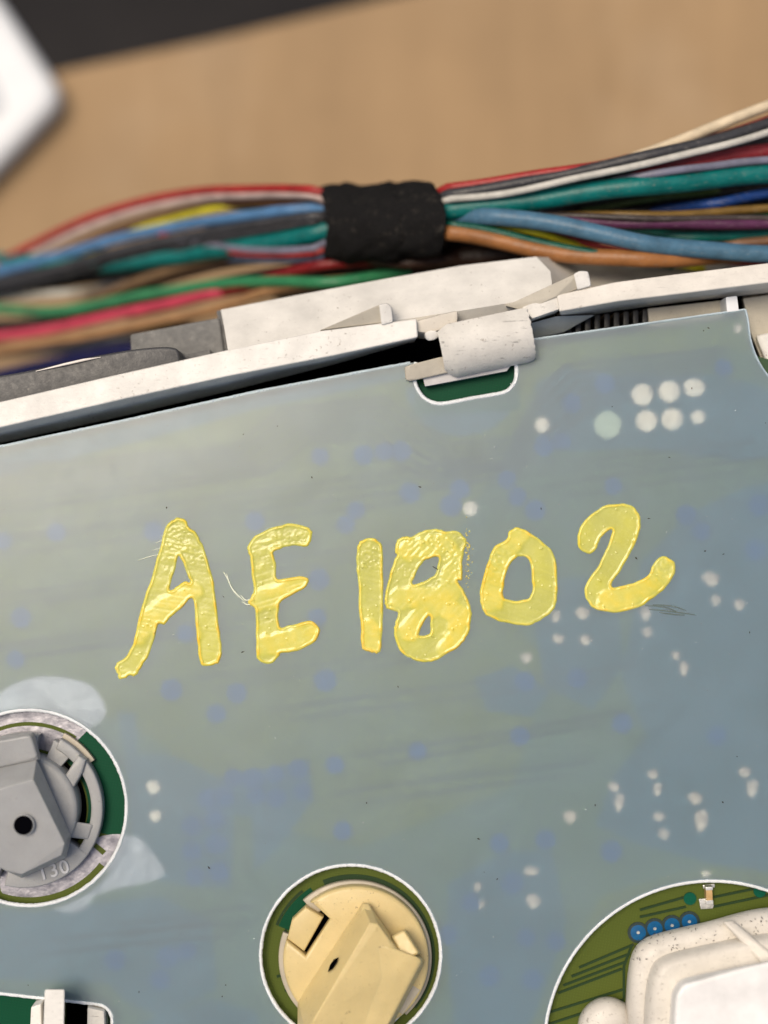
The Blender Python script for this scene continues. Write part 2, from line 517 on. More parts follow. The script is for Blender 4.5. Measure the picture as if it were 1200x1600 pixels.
zones = [
    ('soft_teal', [(-420, 1130), (-100, 1100), (200, 1125), (420, 1290), (560, 1325), (800, 1230), (860, 1040), (700, 860), (800, 690), (840, 590), (1120, 540), (1500, 640), (1500, 1360), (1240, 1362), (1100, 1352), (940, 1400), (830, 1600), (780, 2000), (-420, 2000)]),  # broad bluer tint over all but the upper left
    ('blue_mask', circle(722, 590, 92, 40, 190, 350)),
    ('blue_mask', [(182, 1112), (213, 1115), (214, 1178), (250, 1177), (292, 1190), (342, 1214), (484, 1188), (490, 1250), (430, 1330), (398, 1362), (394, 1278), (366, 1272), (362, 1388), (292, 1386), (232, 1372), (232, 1330), (205, 1300), (197, 1180)]),
    ('blue_mask', [(838, 600), (880, 572), (960, 588), (1100, 584), (1180, 600), (1300, 660), (1300, 708), (1150, 720), (1000, 700), (905, 706), (842, 700)]),
    ('blue_mask', [(1000, 880), (1080, 800), (1170, 760), (1300, 740), (1400, 900), (1400, 1360), (1230, 1368), (1120, 1350), (1000, 1320), (930, 1290), (960, 1210), (1010, 1150), (970, 1060), (990, 960)]),
    ('blue_mask', [(850, 905), (960, 900), (975, 1040), (925, 1110), (850, 1070), (836, 980)]),
    ('blue_mask', [(-60, 1425), (120, 1415), (250, 1400), (330, 1440), (340, 1545), (250, 1590), (190, 1560), (170, 1536), (-60, 1528)]),
    ('blue_mask', [(215, 1600), (330, 1560), (400, 1580), (440, 1700), (230, 1800)]),
    ('blue_mask', [(700, 1380), (790, 1330), (862, 1330), (885, 1440), (860, 1520), (790, 1700), (720, 1700), (700, 1500)]),
    ('blue_mask', [(740, 1060), (800, 1040), (860, 1080), (830, 1120), (760, 1110)]),
]
zones.append(('blue_mask', [(-420, 806), (0, 712), (200, 668), (400, 622), (560, 593), (640, 580), (640, 590), (560, 606), (400, 640), (200, 694), (0, 742), (-420, 850)][::-1]))
for i, (m, o) in enumerate(zones):
    holes_ = [circle(40, 1265, 160), circle(552, 1494, 150), slot_b] if i == 0 else ()
    plate('mask_patch', M[m], o, ZB + 0.001 + 0.0001 * i, ZB - 0.001, board, holes=holes_)
sheet('bare_patch', M['green_bare'], [(652, 591), (806, 564), (814, 640), (644, 650)], 0.0028)
sheet('bare_patch', M['green_bare'], [(-200, 1538), (96, 1548), (96, 1720), (-200, 1720)], 0.0028)
# contact ring around the grey socket
sheet('bare_patch', M['green_bare'], sector(45, 1262, 93, 158, -19, 56), 0.0028)
sheet('contact_pad', M['tin'], circle(45, 1262, 93, 20, 118, 57) + [(100, 1178), (140, 1138), (160, 1124), (166, 1110), (160, 1092), (148, 1076), (130, 1065), (100, 1058), (70, 1056), (45, 1060), (20, 1070), (0, 1082), (-30, 1095)], 0.0034)
sheet('contact_pad', M['tin'], [(160, 1306), (205, 1305), (226, 1318), (257, 1366), (200, 1384), (150, 1397), (118, 1425), (20, 1405), (0, 1385), (10, 1357), (60, 1357), (120, 1330)], 0.0034, smooth=3)
sheet('copper_arc', M['olive'], sector(45, 1262, 128, 134, 56, 125), 0.0045)
sheet('copper_arc', M['olive'], sector(45, 1262, 140, 162, -110, -38), 0.0045)
sheet('copper_arc', M['olive'], [(140, 1318), (145, 1313), (166, 1330), (160, 1336)], 0.0045)
# around the cream socket
sheet('bare_patch', M['green_bare'], sector(552, 1494, 97, 126, 122, 158), 0.0034)
sheet('trace_gap', M['trace'], sector(552, 1494, 111, 115, 158, 238), 0.0045)
sheet('trace_gap', M['trace'], sector(552, 1494, 98, 124, 194, 196, 4), 0.005)
sheet('trace_gap', M['trace'], sector(552, 1494, 98, 120, 206, 208, 4), 0.005)
sheet('trace_gap', M['trace'], sector(552, 1494, 97, 128, -40, 112), 0.0032)
sheet('trace_gap', M['trace'], sector(552, 1494, 127, 131, 128, 158), 0.006)

def strip(pts, w):
    pts = [Vector(p) for p in pts]
    L, Rr = [], []
    for i, p in enumerate(pts):
        a = pts[max(i - 1, 0)]; b = pts[min(i + 1, len(pts) - 1)]
        if 0 < i < len(pts) - 1:
            d1, d2 = (p - a).normalized(), (b - p).normalized()
            n = Vector((-(d1 + d2).y, (d1 + d2).x)).normalized()
            k = 1 / max(0.5, n.dot(Vector((-d1.y, d1.x))))
        else:
            d = (b - a).normalized(); n = Vector((-d.y, d.x)); k = 1
        L.append(tuple(p + n * w * k)); Rr.append(tuple(p - n * w * k))
    return L + Rr[::-1]

def trace(pts, w=1.6, mat='trace', dz=0.004):
    return sheet('trace', M[mat], strip(pts, w), dz)
for k in range(6):                              # the ribbon of parallel traces at the upper left
    o = 15.5 * k
    trace([(-80, 735 + o), (365 + o * 0.7, 700 + o * 0.5), (438 + o * 0.62, 640 + o * 0.62), (602 - o * 0.35, 622 + o * 0.8), (648 - o * 0.15, 655 + o), (700, 694 + o * 0.85), (800, 686 + o * 0.7), (850 + o * 0.35, 606 + o * 0.9), (885 + o * 0.6, 570 + o * 0.8), (1140 - o, 545 + o * 0.8)], 2.5, 'gap_line')
for k, (a, b) in enumerate([((-80, 832), (760, 716)), ((-80, 858), (700, 760)), ((-80, 938), (220, 900)), ((40, 925), (660, 845)), ((-80, 1022), (330, 975)), ((0, 1008), (420, 960)), ((700, 735), (1180, 690)),
                            ((420, 1108), (1000, 1040)), ((300, 1060), (700, 1010)), ((520, 1240), (930, 1190)), ((170, 1445), (392, 1415)), ((30, 1475), (400, 1440)), ((560, 1180), (980, 1110)), ((850, 760), (1200, 715))]):
    trace([a, ((a[0] + b[0]) / 2, (a[1] + b[1]) / 2 + (-1) ** k * 3), b], 1.7, 'gap_line')
    trace([(a[0] + 30, a[1] + 16), ((a[0] + b[0]) / 2, (a[1] + b[1]) / 2 + 17), (b[0] - 40, b[1] + 20)], 1.5, 'gap_line')
for pts in ([(905, 1512), (990, 1476)], [(893, 1526), (985, 1490)], [(880, 1540), (978, 1503)], [(872, 1552), (972, 1514)], [(855, 1583), (975, 1546)], [(850, 1603), (975, 1562)],
            [(1000, 1433), (1072, 1417)], [(1115, 1402), (1260, 1372)], [(1115, 1417), (1260, 1386)], [(1000, 1422), (1070, 1402)], [(975, 1560), (975, 1510), (987, 1478)]):
    trace(pts, 1.8)

# vias: a blue disc in a dark ring with a bright hole, all sharing meshes
def disc_mesh(r, h, n=20, r_top=None):
    r_top = r if r_top is None else r_top
    bm = bmesh.new()
    bmesh.ops.create_cone(bm, cap_ends=True, segments=n, radius1=r, radius2=r_top, depth=h)
    me = bpy.data.meshes.new('disc')
    bm.to_mesh(me); bm.free()
    smooth_mesh(me, 40)
    return me
def ring_mesh(r0, r1, h, n=22):
    me = fill_mesh([[(r1 * math.cos(2 * math.pi * i / n), r1 * math.sin(2 * math.pi * i / n)) for i in range(n)],
                    [(r0 * math.cos(2 * math.pi * i / n), r0 * math.sin(2 * math.pi * i / n)) for i in range(n)]], h / 2, -h / 2, 0, False)
    return me
via_me = ring_mesh(0.014, 0.064, 0.014); via_me.materials.append(M['via'])
tent_me = disc_mesh(0.068, 0.014, 24); tent_me.materials.append(M['via_dark'])
rim_me = ring_mesh(0.062, 0.084, 0.010); rim_me.materials.append(M['via_ring'])
eye_me = disc_mesh(0.016, 0.010, 12); eye_me.materials.append(M['solder'])
def put(name, me, u, v, z, parent, rot=0.0, scale=1.0):
    o = bpy.data.objects.new(name, me)
    C.objects.link(o)
    o.parent = parent
    o.matrix_parent_inverse = base_inverse(parent)
    o.location = P(u, v, z)
    o.rotation_euler = (0, 0, rot)
    o.scale = (scale, scale, 1)
    return o
vias = [(88, 832), (5, 845), (33, 965), (25, 1030), (240, 830), (398, 815), (500, 713), (568, 711), (600, 706), (627, 705), (556, 797), (540, 820), (718, 764), (704, 790), (792, 750), (808, 776), (836, 797),
        (268, 1078), (370, 1083), (338, 1115), (508, 1063), (290, 990), (498, 905), (495, 965), (523, 1195), (652, 1173), (535, 1298), (262, 1495), (292, 1486), (250, 1530), (945, 600), (893, 630),
        (850, 697), (878, 690), (958, 760), (1095, 830), (1072, 805), (812, 1150), (780, 1317), (852, 1312), (868, 1470), (822, 1465), (765, 1525), (832, 1530), (735, 1410), (820, 1065), (902, 1060), (1186, 790), (1180, 860),
        (365, 1215), (396, 1217), (430, 1210), (466, 1201), (350, 1245), (400, 1243), (432, 1246), (472, 1236), (300, 1290), (336, 1280), (300, 1330), (338, 1318), (305, 1368), (342, 1362), (325, 1248),
        (972, 1130), (1120, 1150), (955, 1330), (800, 1380), (700, 1460), (640, 560 + 210), (1130, 575), (180, 1500)]
def in_hole(u, v):
    return any(math.hypot(u - h[0], v - h[1]) < h[2] + 14 for h in (HA, HB, HC))
for i, (u, v) in enumerate(vias):
    if in_hole(u, v):
        continue
    s = 0.92 + 0.25 * random.random()
    put('via', tent_me, u, v, ZB + 0.010, board, 0, s * 1.1)
for i, (u, v) in enumerate([(997, 1457), (1023, 1451), (1050, 1446), (1077, 1440)]):
    o = put('via', via_me, u, v, ZB + 0.010, board, 0, 0.95)
    put('via_rim', rim_me, u, v, ZB + 0.010 + 0.0004 * i, board, 0, 0.98)
    put('via_hole', eye_me, u, v - 1, ZB + 0.010, board)
dark_me = disc_mesh(0.05, 0.012); dark_me.materials.append(M['teal'])
for u, v in ((1078, 1404), (1187, 1392)):
    put('via', dark_me, u, v, ZB + 0.010, board)

pads = [(735, 795, 11, 11), (847, 664, 11, 12), (1003, 617, 17, 17), (1045, 612, 17, 17), (1084, 606, 17, 14), (1010, 658, 17, 17), (1050, 655, 17, 17), (1090, 652, 11, 11),
        (1110, 905, 16, 12), (1118, 938, 9, 9), (1155, 945, 11, 10), (868, 963, 10, 12), (872, 998, 12, 9), (910, 958, 13, 11), (914, 1000, 10, 9), (1008, 958, 10, 12), (1011, 988, 10, 9),
        (822, 1028, 12, 10), (1056, 1024, 9, 8), (1068, 1045, 8, 14), (890, 1276, 12, 11), (959, 1230, 10, 9), (967, 1254, 9, 16), (1019, 1210, 11, 9), (1027, 1233, 8, 13), (1029, 1276, 11, 9), (1037, 1303, 9, 10),
        (1086, 1248, 13, 10), (1095, 1282, 12, 20), (1163, 1206, 13, 9), (1175, 1232, 11, 18), (1212, 1198, 12, 12), (830, 1361, 14, 8), (833, 1408, 13, 12), (240, 1230, 13, 11), (243, 1275, 12, 10),
        (746, 1386, 8, 8), (751, 1412, 8, 8), (1103, 1366, 8, 7), (1212, 1348, 12, 9), (1153, 514, 7, 8)]
for i, (u, v, a, b) in enumerate(pads):
    ir = [1 + 0.14 * math.sin(2 * t_ + i) + 0.05 * math.sin(3 * t_ + 2.3 * i) for t_ in [2 * math.pi * k / 24 for k in range(24)]]
    rnd = i < 8
    me = fill_mesh([[(a / PX * (0.98 if rnd else 0.78) * (1 if rnd else ir[k]) * math.cos(2 * math.pi * k / 24) + (0 if rnd else 0.005 * math.sin(2 * math.pi * k / 12)),
                      b / PX * (0.98 if rnd else 0.82) * (1 if rnd else ir[(k + 5) % 24]) * math.sin(2 * math.pi * k / 24)) for k in range(24)]], 0.008, -0.004, 0.003, False)
    me.materials.append(M['pad'] if i < 8 or i in (38, 39) or (u, v) in ((240, 1230), (243, 1275)) else M['pad_dull'])
    put('solder_pad', me, u, v, ZB + 0.006 + 0.0001 * (i % 7), board, R(random.uniform(-12, 4)))
me = disc_mesh(0.105, 0.02, 28); me.materials.append(M['pad_pale'])
put('solder_pad', me, 949, 664, ZB + 0.008, board)

# the small chip capacitor seen in the big opening
cap = block('chip_capacitor', M['ceramic'], [(1103, 1388), (1113, 1387), (1114, 1410), (1104, 1411)], ZB + 0.085, ZB + 0.006, board, bevel=0.006)
for d in (((1102.5, 1386), (1114, 1385.4), (1114.2, 1391), (1102.8, 1391.6)), ((1103.4, 1407), (1114.6, 1406.4), (1115, 1413), (1103.8, 1413.6))):
    block('end_cap', M['solder'], d, ZB + 0.089, ZB + 0.004, cap, bevel=0.006)
block('solder_pad', M['solder'], [(1092, 1405), (1103, 1404), (1116, 1414), (1114, 1420), (1095, 1421)], ZB + 0.03, ZB + 0.002, board, bevel=0.008)
block('solder_pad', M['solder'], [(1098, 1383), (1117, 1381), (1117, 1387), (1099, 1389)], ZB + 0.025, ZB + 0.002, board, bevel=0.006)

# ------------------------------------------------------------------ milky film with its openings
film = thing('cover_film', P(600, 1000, -0.03), 'milky translucent plastic film over the board with yellow handwriting AE1802', 'plastic film')
notch = [(650, 566), (647, 590), (653, 610), (667, 625), (690, 631), (740, 622), (785, 614), (800, 604), (807, 588), (806, 562)]
film_out = [(-420, 792), (0, 698), (200, 656), (400, 612), (560, 582), (641, 567)] + notch + [(829, 560), (829, 531), (1000, 507), (1100, 493), (1164, 484),
            (1168, 500), (1172, 530), (1182, 560), (1200, 588), (1230, 615), (1300, 636), (1500, 640), (1500, 2000), (-420, 2000)]
slot_f = rounded([(-110, 1540), (176, 1571), (174, 1760), (-110, 1760)], 26, 5)
hole_loops = [circle(*HA, n=110), circle(HB[0], HB[1], 141, n=100), circle(*HC, n=130), slot_f]
sheet_me = fill_mesh([film_out[::-1]] + hole_loops, 0.0, -0.03, 0.0)
sheet_me.materials.append(M['film']); sheet_me.materials.append(M['film_under'])
for p in sheet_me.polygons:
    if p.normal.z < -0.5:
        p.material_index = 1
    p.use_smooth = False
link('film_sheet', sheet_me, None, film)

def edge_tube(px, r, closed=True, z=-0.012, fuzz=0.35, step=0.012, seed=0):
    pts = [P(u, v, z) for u, v in px]
    if closed:
        pts.append(pts[0])
    out = []
    for a, b in zip(pts[:-1], pts[1:]):
        n = max(1, int((b - a).length / step))
        out += [a.lerp(b, k / n) for k in range(n)]
    out.append(pts[-1])
    q = np.array([tuple(p) for p in out])
    r_ = np.random.RandomState(seed)
    sm = lambda x: (x + np.roll(x, 1, 0) + np.roll(x, -1, 0)) / 3
    rad = r * (1 + 0.7 * fuzz * (r_.rand(len(out)) - 0.5))
    off = sm((r_.rand(len(out), 2) - 0.5) * r * fuzz * 0.6)
    q[:, :2] += off
    if closed:
        q[-1] = q[0]; rad[-1] = rad[0]
    return tube_mesh([tuple(p) for p in q], list(rad), 6, not closed)
link('cut_edge', edge_tube(hole_loops[0], 0.017, seed=1), M['cut_edge'], film)
link('cut_edge', edge_tube(hole_loops[1], 0.017, seed=2), M['cut_edge'], film)
link('cut_edge', edge_tube(hole_loops[2], 0.017, fuzz=0.2, seed=3), M['cut_edge'], film)
link('cut_edge', edge_tube(slot_f, 0.017, seed=4), M['cut_edge'], film)
link('cut_edge', edge_tube(catmull(notch, 4), 0.018, closed=False, fuzz=0.15, seed=5), M['cut_edge'], film)
link('cut_edge', edge_tube(film_out[:6], 0.013, closed=False, fuzz=0.3, seed=6), M['edge_blue'], film)
link('cut_edge', edge_tube([(829, 562), (829, 531), (1000, 507), (1100, 493), (1164, 484)], 0.011, closed=False, fuzz=0.3, seed=7), M['edge_blue'], film)
link('cut_edge', edge_tube(catmull([(1164, 484), (1168, 500), (1172, 530), (1182, 560), (1200, 588), (1230, 615), (1300, 636), (1500, 640)], 4), 0.012, closed=False, fuzz=0.2, seed=8), M['edge_blue'], film)

# ------------------------------------------------------------------ handwriting: raised dried paint as height fields
def z3(pts): return [(160 + x / 2.5, 780 + y / 2.5) for x, y in pts]
def z4(pts): return [(540 + x / 2.1429, 760 + y / 2.1429) for x, y in pts]
def z7(pts): return [(590 + x / 6.316, 800 + y / 6.316) for x, y in pts]
letters = [
    ('A', z3([(50, 655), (60, 635), (90, 615), (120, 560), (135, 490), (160, 400), (190, 310), (215, 220), (235, 150), (250, 105), (275, 80), (300, 72), (325, 82), (335, 105), (365, 130), (385, 165), (405, 215), (425, 280), (437, 340), (445, 420), (458, 520), (467, 580), (460, 630), (440, 645), (395, 650), (378, 630), (370, 560), (362, 480), (352, 388), (310, 425), (270, 460), (240, 490), (218, 490), (205, 540), (180, 610), (150, 660), (130, 690), (105, 690), (90, 700), (65, 702), (60, 685), (52, 670)]),
     [z3([(300, 222), (320, 260), (335, 300), (343, 325), (320, 322), (290, 340), (262, 355), (275, 300), (290, 250)])]),
    ('E', z3([(570, 210), (568, 185), (590, 150), (640, 120), (700, 100), (750, 95), (800, 108), (820, 130), (815, 165), (795, 185), (740, 182), (690, 195), (668, 210), (678, 250), (683, 310), (720, 308), (770, 300), (808, 315), (790, 345), (740, 375), (700, 400), (690, 420), (692, 497), (730, 493), (780, 480), (820, 475), (848, 505), (840, 545), (800, 575), (750, 595), (700, 600), (685, 620), (660, 642), (612, 632), (600, 595), (600, 520), (597, 430), (575, 415), (570, 395), (582, 380), (590, 350), (582, 280), (578, 230)]), []),
    ('1', z3([(993, 260), (995, 190), (1010, 162), (1045, 150), (1078, 162), (1095, 195), (1096, 300), (1096, 450), (1093, 540), (1088, 585), (1075, 602), (1050, 598), (1020, 590), (1010, 570), (1008, 500), (1002, 400), (998, 320)]), []),
    ('8', z7([(70, 880), (75, 820), (95, 720), (120, 600), (160, 490), (190, 420), (170, 400), (178, 310), (210, 260), (260, 240), (340, 240), (420, 200), (500, 170), (580, 165), (640, 180), (700, 195), (760, 185), (820, 210), (860, 250), (878, 310), (860, 370), (850, 440), (835, 520), (840, 600), (835, 670), (800, 675), (795, 700), (840, 750), (880, 830), (915, 920), (930, 1020), (915, 1120), (890, 1210), (840, 1290), (780, 1350), (700, 1390), (620, 1440), (540, 1475), (460, 1485), (380, 1470), (320, 1440), (250, 1400), (200, 1330), (165, 1240), (160, 1170), (175, 1090), (205, 995), (150, 970), (95, 950), (75, 920)]),
     [z7([(345, 710), (370, 640), (410, 550), (460, 480), (520, 460), (600, 445), (590, 540), (575, 605), (540, 640), (470, 680), (430, 695)]), z7([(515, 1025), (518, 1110), (515, 1195), (470, 1220), (410, 1218), (415, 1180), (445, 1110), (480, 1050)])]),
    ('0', z4([(455, 400), (450, 360), (460, 300), (480, 240), (500, 200), (540, 175), (548, 150), (570, 138), (600, 145), (625, 160), (660, 185), (690, 215), (707, 270), (710, 340), (705, 390), (690, 420), (650, 450), (610, 465), (560, 462), (510, 450), (470, 430)]),
     [z4([(530, 370), (533, 320), (545, 270), (570, 240), (595, 235), (612, 245), (622, 290), (625, 340), (615, 372), (590, 380), (560, 383)])]),
    ('2', z4([(780, 205), (775, 170), (790, 130), (820, 95), (860, 68), (910, 57), (950, 62), (978, 85), (988, 120), (978, 170), (950, 230), (915, 290), (890, 335), (930, 333), (970, 320), (1010, 300), (1025, 270), (1040, 245), (1060, 233), (1085, 240), (1105, 260), (1098, 300), (1070, 340), (1030, 375), (980, 405), (920, 422), (870, 420), (830, 408), (805, 375), (800, 345), (815, 310), (840, 275), (865, 230), (880, 190), (892, 145), (870, 155), (848, 185), (840, 210), (815, 225), (790, 215)]), []),
]
# overlapping strokes inside each letter (centre line, half width in px): second coats lie thicker
def seg_dist(px, py, a, b):
    ax, ay = a; bx, by = b
    dx, dy = bx - ax, by - ay
    L2 = dx * dx + dy * dy + 1e-9
    t_ = np.clip(((px - ax) * dx + (py - ay) * dy) / L2, 0, 1)
    return np.hypot(px - ax - t_ * dx, py - ay - t_ * dy), t_
strokes = {
    'A': [[(300, 990 - 0), (300, 990)], [(215, 990), (250, 955), (300, 925)]],
    'E': [[(400, 940), (440, 930), (475, 908)], [(405, 1010), (440, 1005), (490, 985)]],
    '1': [[(578, 985), (580, 1010)]],
    '8': [[(640, 860), (690, 850), (712, 880), (700, 930), (660, 960), (640, 985)], [(625, 935), (680, 935), (715, 960), (720, 990), (700, 1015)]],
    '0': [[(810, 835), (780, 880), (770, 940)], [(770, 900), (785, 870)]],
    '2': [[(950, 940), (1000, 925), (1040, 890)]],
}
wrinkle = {'A': (280, 850, 42, 0.15), 'E': (437, 845, 45, -0.3), '1': (578, 870, 28, 0.2), '8': (690, 860, 62, -0.8), '0': (772, 880, 30, 0.3), '2': (1035, 890, 26, 0.7)}
def letter(ch, outer, holes, idx):
    loops = []
    for lp in [outer] + holes:
        q = np.array(catmull(lp, 5, True))
        m = len(q)
        w = (vnoise(np.arange(m) * 0.55, np.zeros(m) + idx, 5) - 0.5) * 2.0
        tan = np.roll(q, -1, 0) - np.roll(q, 1, 0)
        nrm = np.stack([-tan[:, 1], tan[:, 0]], 1) / (np.hypot(tan[:, 0], tan[:, 1])[:, None] + 1e-9)
        loops.append(q + nrm * w[:, None] * 0.9)
    step = 1.25
    x0, y0 = loops[0].min(0) - 4; x1, y1 = loops[0].max(0) + 4
    gx, gy = np.meshgrid(np.arange(x0, x1, step), np.arange(y0, y1, step))
    inside = np.zeros(gx.shape, bool); dist = np.full(gx.shape, 1e9)
    near = np.zeros(gx.shape + (2,))
    for q in loops:
        for a, b in zip(q, np.roll(q, -1, 0)):
            cond = ((a[1] > gy) != (b[1] > gy))
            with np.errstate(divide='ignore', invalid='ignore'):
                xi = (b[0] - a[0]) * (gy - a[1]) / (b[1] - a[1]) + a[0]
            inside ^= cond & (gx < xi)
            d, t_ = seg_dist(gx, gy, a, b)
            upd = d < dist
            dist = np.where(upd, d, dist)
            near[..., 0] = np.where(upd, a[0] + t_ * (b[0] - a[0]), near[..., 0])
            near[..., 1] = np.where(upd, a[1] + t_ * (b[1] - a[1]), near[..., 1])
    sd = np.where(inside, dist, -dist)
    wx = np.where(inside, gx, near[..., 0]); wy = np.where(inside, gy, near[..., 1])
    dpx = np.maximum(sd, 0)
    n1 = vnoise(gx / 9, gy / 9, 3 + idx); n2 = vnoise(gx / 3.2, gy / 3.2, 11 + idx); n3 = vnoise(gx / 24, gy / 24, 21 + idx)
    rim = np.exp(-((dpx - 2.6) / 1.7) ** 2) * (0.25 + 1.15 * n1)
    body = 0.55 + 0.35 * n3 + 0.12 * n1
    coat = np.zeros(gx.shape)
    for s in strokes.get(ch, []):
        for a, b in zip(s[:-1], s[1:]):
            d, _ = seg_dist(gx, gy, a, b)
            coat = np.maximum(coat, 1 / (1 + np.exp((d - 15 - 4 * n1) / 1.3)))
    wc = wrinkle[ch]
    rr = np.hypot(gx - wc[0], gy - wc[1])
    wm = np.clip(1.35 - rr / wc[2] + 0.5 * (n1 - 0.5), 0, 1)
    ang = wc[3]
    along = gx * math.cos(ang) + gy * math.sin(ang); across = -gx * math.sin(ang) + gy * math.cos(ang)
    wr = vnoise(along / 26 + 2 * n1, across / 4.0 + 1.5 * n3, 31 + idx) * 0.8 + vnoise(along / 4, across / 3.4, 37 + idx) * 0.8
    brush = vnoise(across / 1.0 / 3.5, along / 60, 44)
    edge = 1 - np.exp(-dpx / 1.4)
    h = edge * (0.008 * body + 0.0095 * rim + 0.006 * coat + wm * 0.0045 * (wr - 0.55) + 0.0006 * (n2 - 0.5) + 0.001 * brush)
    bub = (n2 > 0.92) & (n1 > 0.55)
    h = h + edge * bub * 0.007
    h = np.where(inside, np.maximum(h, 0.0022), 0.0)
    thick = np.clip(0.18 + 0.75 * rim * (0.7 + 0.5 * n3) + 0.42 * coat * (0.6 + 0.5 * n1) - 0.30 * wm * (1.1 - wr) + 0.10 * (brush - 0.5) + 0.25 * (n3 - 0.5), 0, 1)
    keep = inside
    cell = keep[:-1, :-1] | keep[1:, :-1] | keep[:-1, 1:] | keep[1:, 1:]
    H_, W_ = gx.shape
    use = np.zeros((H_, W_), bool)
    use[:-1, :-1] |= cell; use[1:, :-1] |= cell; use[:-1, 1:] |= cell; use[1:, 1:] |= cell
    ids = -np.ones((H_, W_), int); ids[use] = np.arange(use.sum())
    z = 0.0012 + h
    k = (D - z) / D
    X = (wx - 600) / PX * k; Y = (800 - wy) / PX * k
    vs = np.stack([X[use], Y[use], z[use]], 1)
    ci, cj = np.nonzero(cell)
    f = np.stack([ids[ci, cj], ids[ci + 1, cj], ids[ci + 1, cj + 1], ids[ci, cj + 1]], 1)
    me = bpy.data.meshes.new('paint')
    me.from_pydata(vs.tolist(), [], f.tolist())
    at_ = me.attributes.new('thick', 'FLOAT', 'POINT')
    at_.data.foreach_set('value', thick[use].astype(np.float32))
    smooth_mesh(me, 75)
    return me
for i, (ch, o, hs) in enumerate(letters):
    kind = 'painted_letter' if ch in 'AE' else 'painted_digit'
    link(kind, letter(ch, o, hs, i), M['paint'], film, 'yellow dried paint %s %s' % ('letter' if ch in 'AE' else 'digit', ch))

# smears and crumbs of the same paint
t = NT('dark crack'); t.set(Base_Color=(0.05, 0.05, 0.03, 1), Roughness=0.8); M['grit_line'] = t.m
t = NT('thin dried smear'); t.set(Base_Color=(0.66, 0.70, 0.56, 1), Roughness=0.35); M['smear'] = t.m
def smear(lines, r, mat, label):
    for q in lines:
        c_ = [P(u, v, 0.003) for u, v in catmull(q, 5)]
        n_ = len(c_)
        link('paint_smear', tube_mesh(c_, [r * (0.35 + 0.65 * math.sin(math.pi * (k + 0.5) / n_)) for k in range(n_)], 6), mat, film, label)
smear([[(349, 893), (356, 905), (366, 925), (384, 941)], [(354, 896), (362, 918), (378, 936)], [(376, 930), (385, 938), (396, 934)], [(378, 940), (388, 945), (398, 940)]], 0.007, M['smear'], 'faint pale paint smear left of the E')
smear([[(243, 848), (270, 842), (305, 846)], [(238, 860), (275, 852), (312, 858)], [(246, 870), (280, 861), (316, 866)], [(215, 876), (240, 868), (262, 866)], [(250, 838), (272, 834), (300, 838)]], 0.004, M['smear'], 'fine pale scratch across the top of the A')
t = NT('grey green scrape'); t.set(Base_Color=(0.14, 0.18, 0.16, 1), Roughness=0.3); M['scrape'] = t.m
smear([[(1008, 946), (1040, 949), (1062, 958)], [(1014, 952), (1045, 955), (1088, 961)], [(1020, 945), (1050, 947), (1072, 954)], [(1030, 957), (1052, 960), (1070, 961)]], 0.005, M['scrape'], 'grey green scrape right of the 2')
smear([[(676, 885), (688, 893), (697, 905), (700, 911)]], 0.006, M['grit_line'], 'dark hairline crack in the 8')
r_ = random.Random(12)
vs, fs = [], []
for i in range(70):
    a_ = r_.gauss(0, 1)
    u, v = 727 + abs(r_.gauss(0, 5)), 868 + a_ * 24
    s_ = r_.uniform(0.5, 1.7) / PX; p = P(u, v, 0.003); b = len(vs); an = r_.uniform(0, 6.28)
    dx, dy = Vector((math.cos(an), math.sin(an), 0)), Vector((-math.sin(an), math.cos(an), 0))
    vs += [p + dx * s_ * 1.3, p + dy * s_, p - dx * s_, p - dy * s_, p + Vector((0, 0, s_ * 1.2))]
    fs += [(b, b + 1, b + 4), (b + 1, b + 2, b + 4), (b + 2, b + 3, b + 4), (b + 3, b, b + 4)]
me = bpy.data.meshes.new('paint_crumbs'); me.from_pydata(vs, [], fs)
t = NT('yellow paint crumb'); t.set(Base_Color=(0.78, 0.68, 0.20, 1), Roughness=0.3)
o = link('paint_crumbs', me, t.m, film); o['kind'] = 'stuff'

# flecks of dust on the film (nobody could count them)
def flecks(name, n, area, mat, smin, smax, z=0.002, seed=1, avoid=True, long=1.0):
    r_ = random.Random(seed)
    vs, fs = [], []
    made = 0
    while made < n:
        u = r_.uniform(area[0], area[2]); v = r_.uniform(area[1], area[3])
        if avoid and (any(math.hypot(u - h[0], v - h[1]) < h[2] + 4 for h in (HA, HB, HC)) or v < 705 - 0.2 * u + 8 or (u < 180 and v > 1550)):
            continue
        made += 1
        p = P(u, v, z)
        s = r_.uniform(smin, smax) / PX; a = r_.uniform(0, 6.28); L = s * r_.uniform(1, long * 2)
        dx, dy = Vector((math.cos(a), math.sin(a), 0)), Vector((-math.sin(a), math.cos(a), 0))
        b = len(vs)
        vs += [p + dx * L, p + dy * s, p - dx * L * 0.8, p - dy * s * 0.7, p + Vector((0, 0, s * 0.7))]
        fs += [(b, b + 1, b + 4), (b + 1, b + 2, b + 4), (b + 2, b + 3, b + 4), (b + 3, b, b + 4)]
    me = bpy.data.meshes.new(name)
    me.from_pydata(vs, [], fs)
    return link(name, me, mat)
t = NT('pale dust'); t.set(Base_Color=(0.75, 0.78, 0.78, 1), Roughness=0.8); M['dust'] = t.m
t = NT('dark grit'); t.set(Base_Color=(0.035, 0.025, 0.02, 1), Roughness=0.8); M['grit'] = t.m
tag(flecks('dust', 300, (0, 480, 1200, 1600), M['dust'], 0.3, 0.85, seed=3), 'pale dust specks lying on the milky film', None, kind='stuff')
tag(flecks('grit', 34, (0, 480, 1200, 1600), M['grit'], 0.6, 1.5, seed=5, long=1.6), 'dark grit specks lying on the milky film', None, kind='stuff')

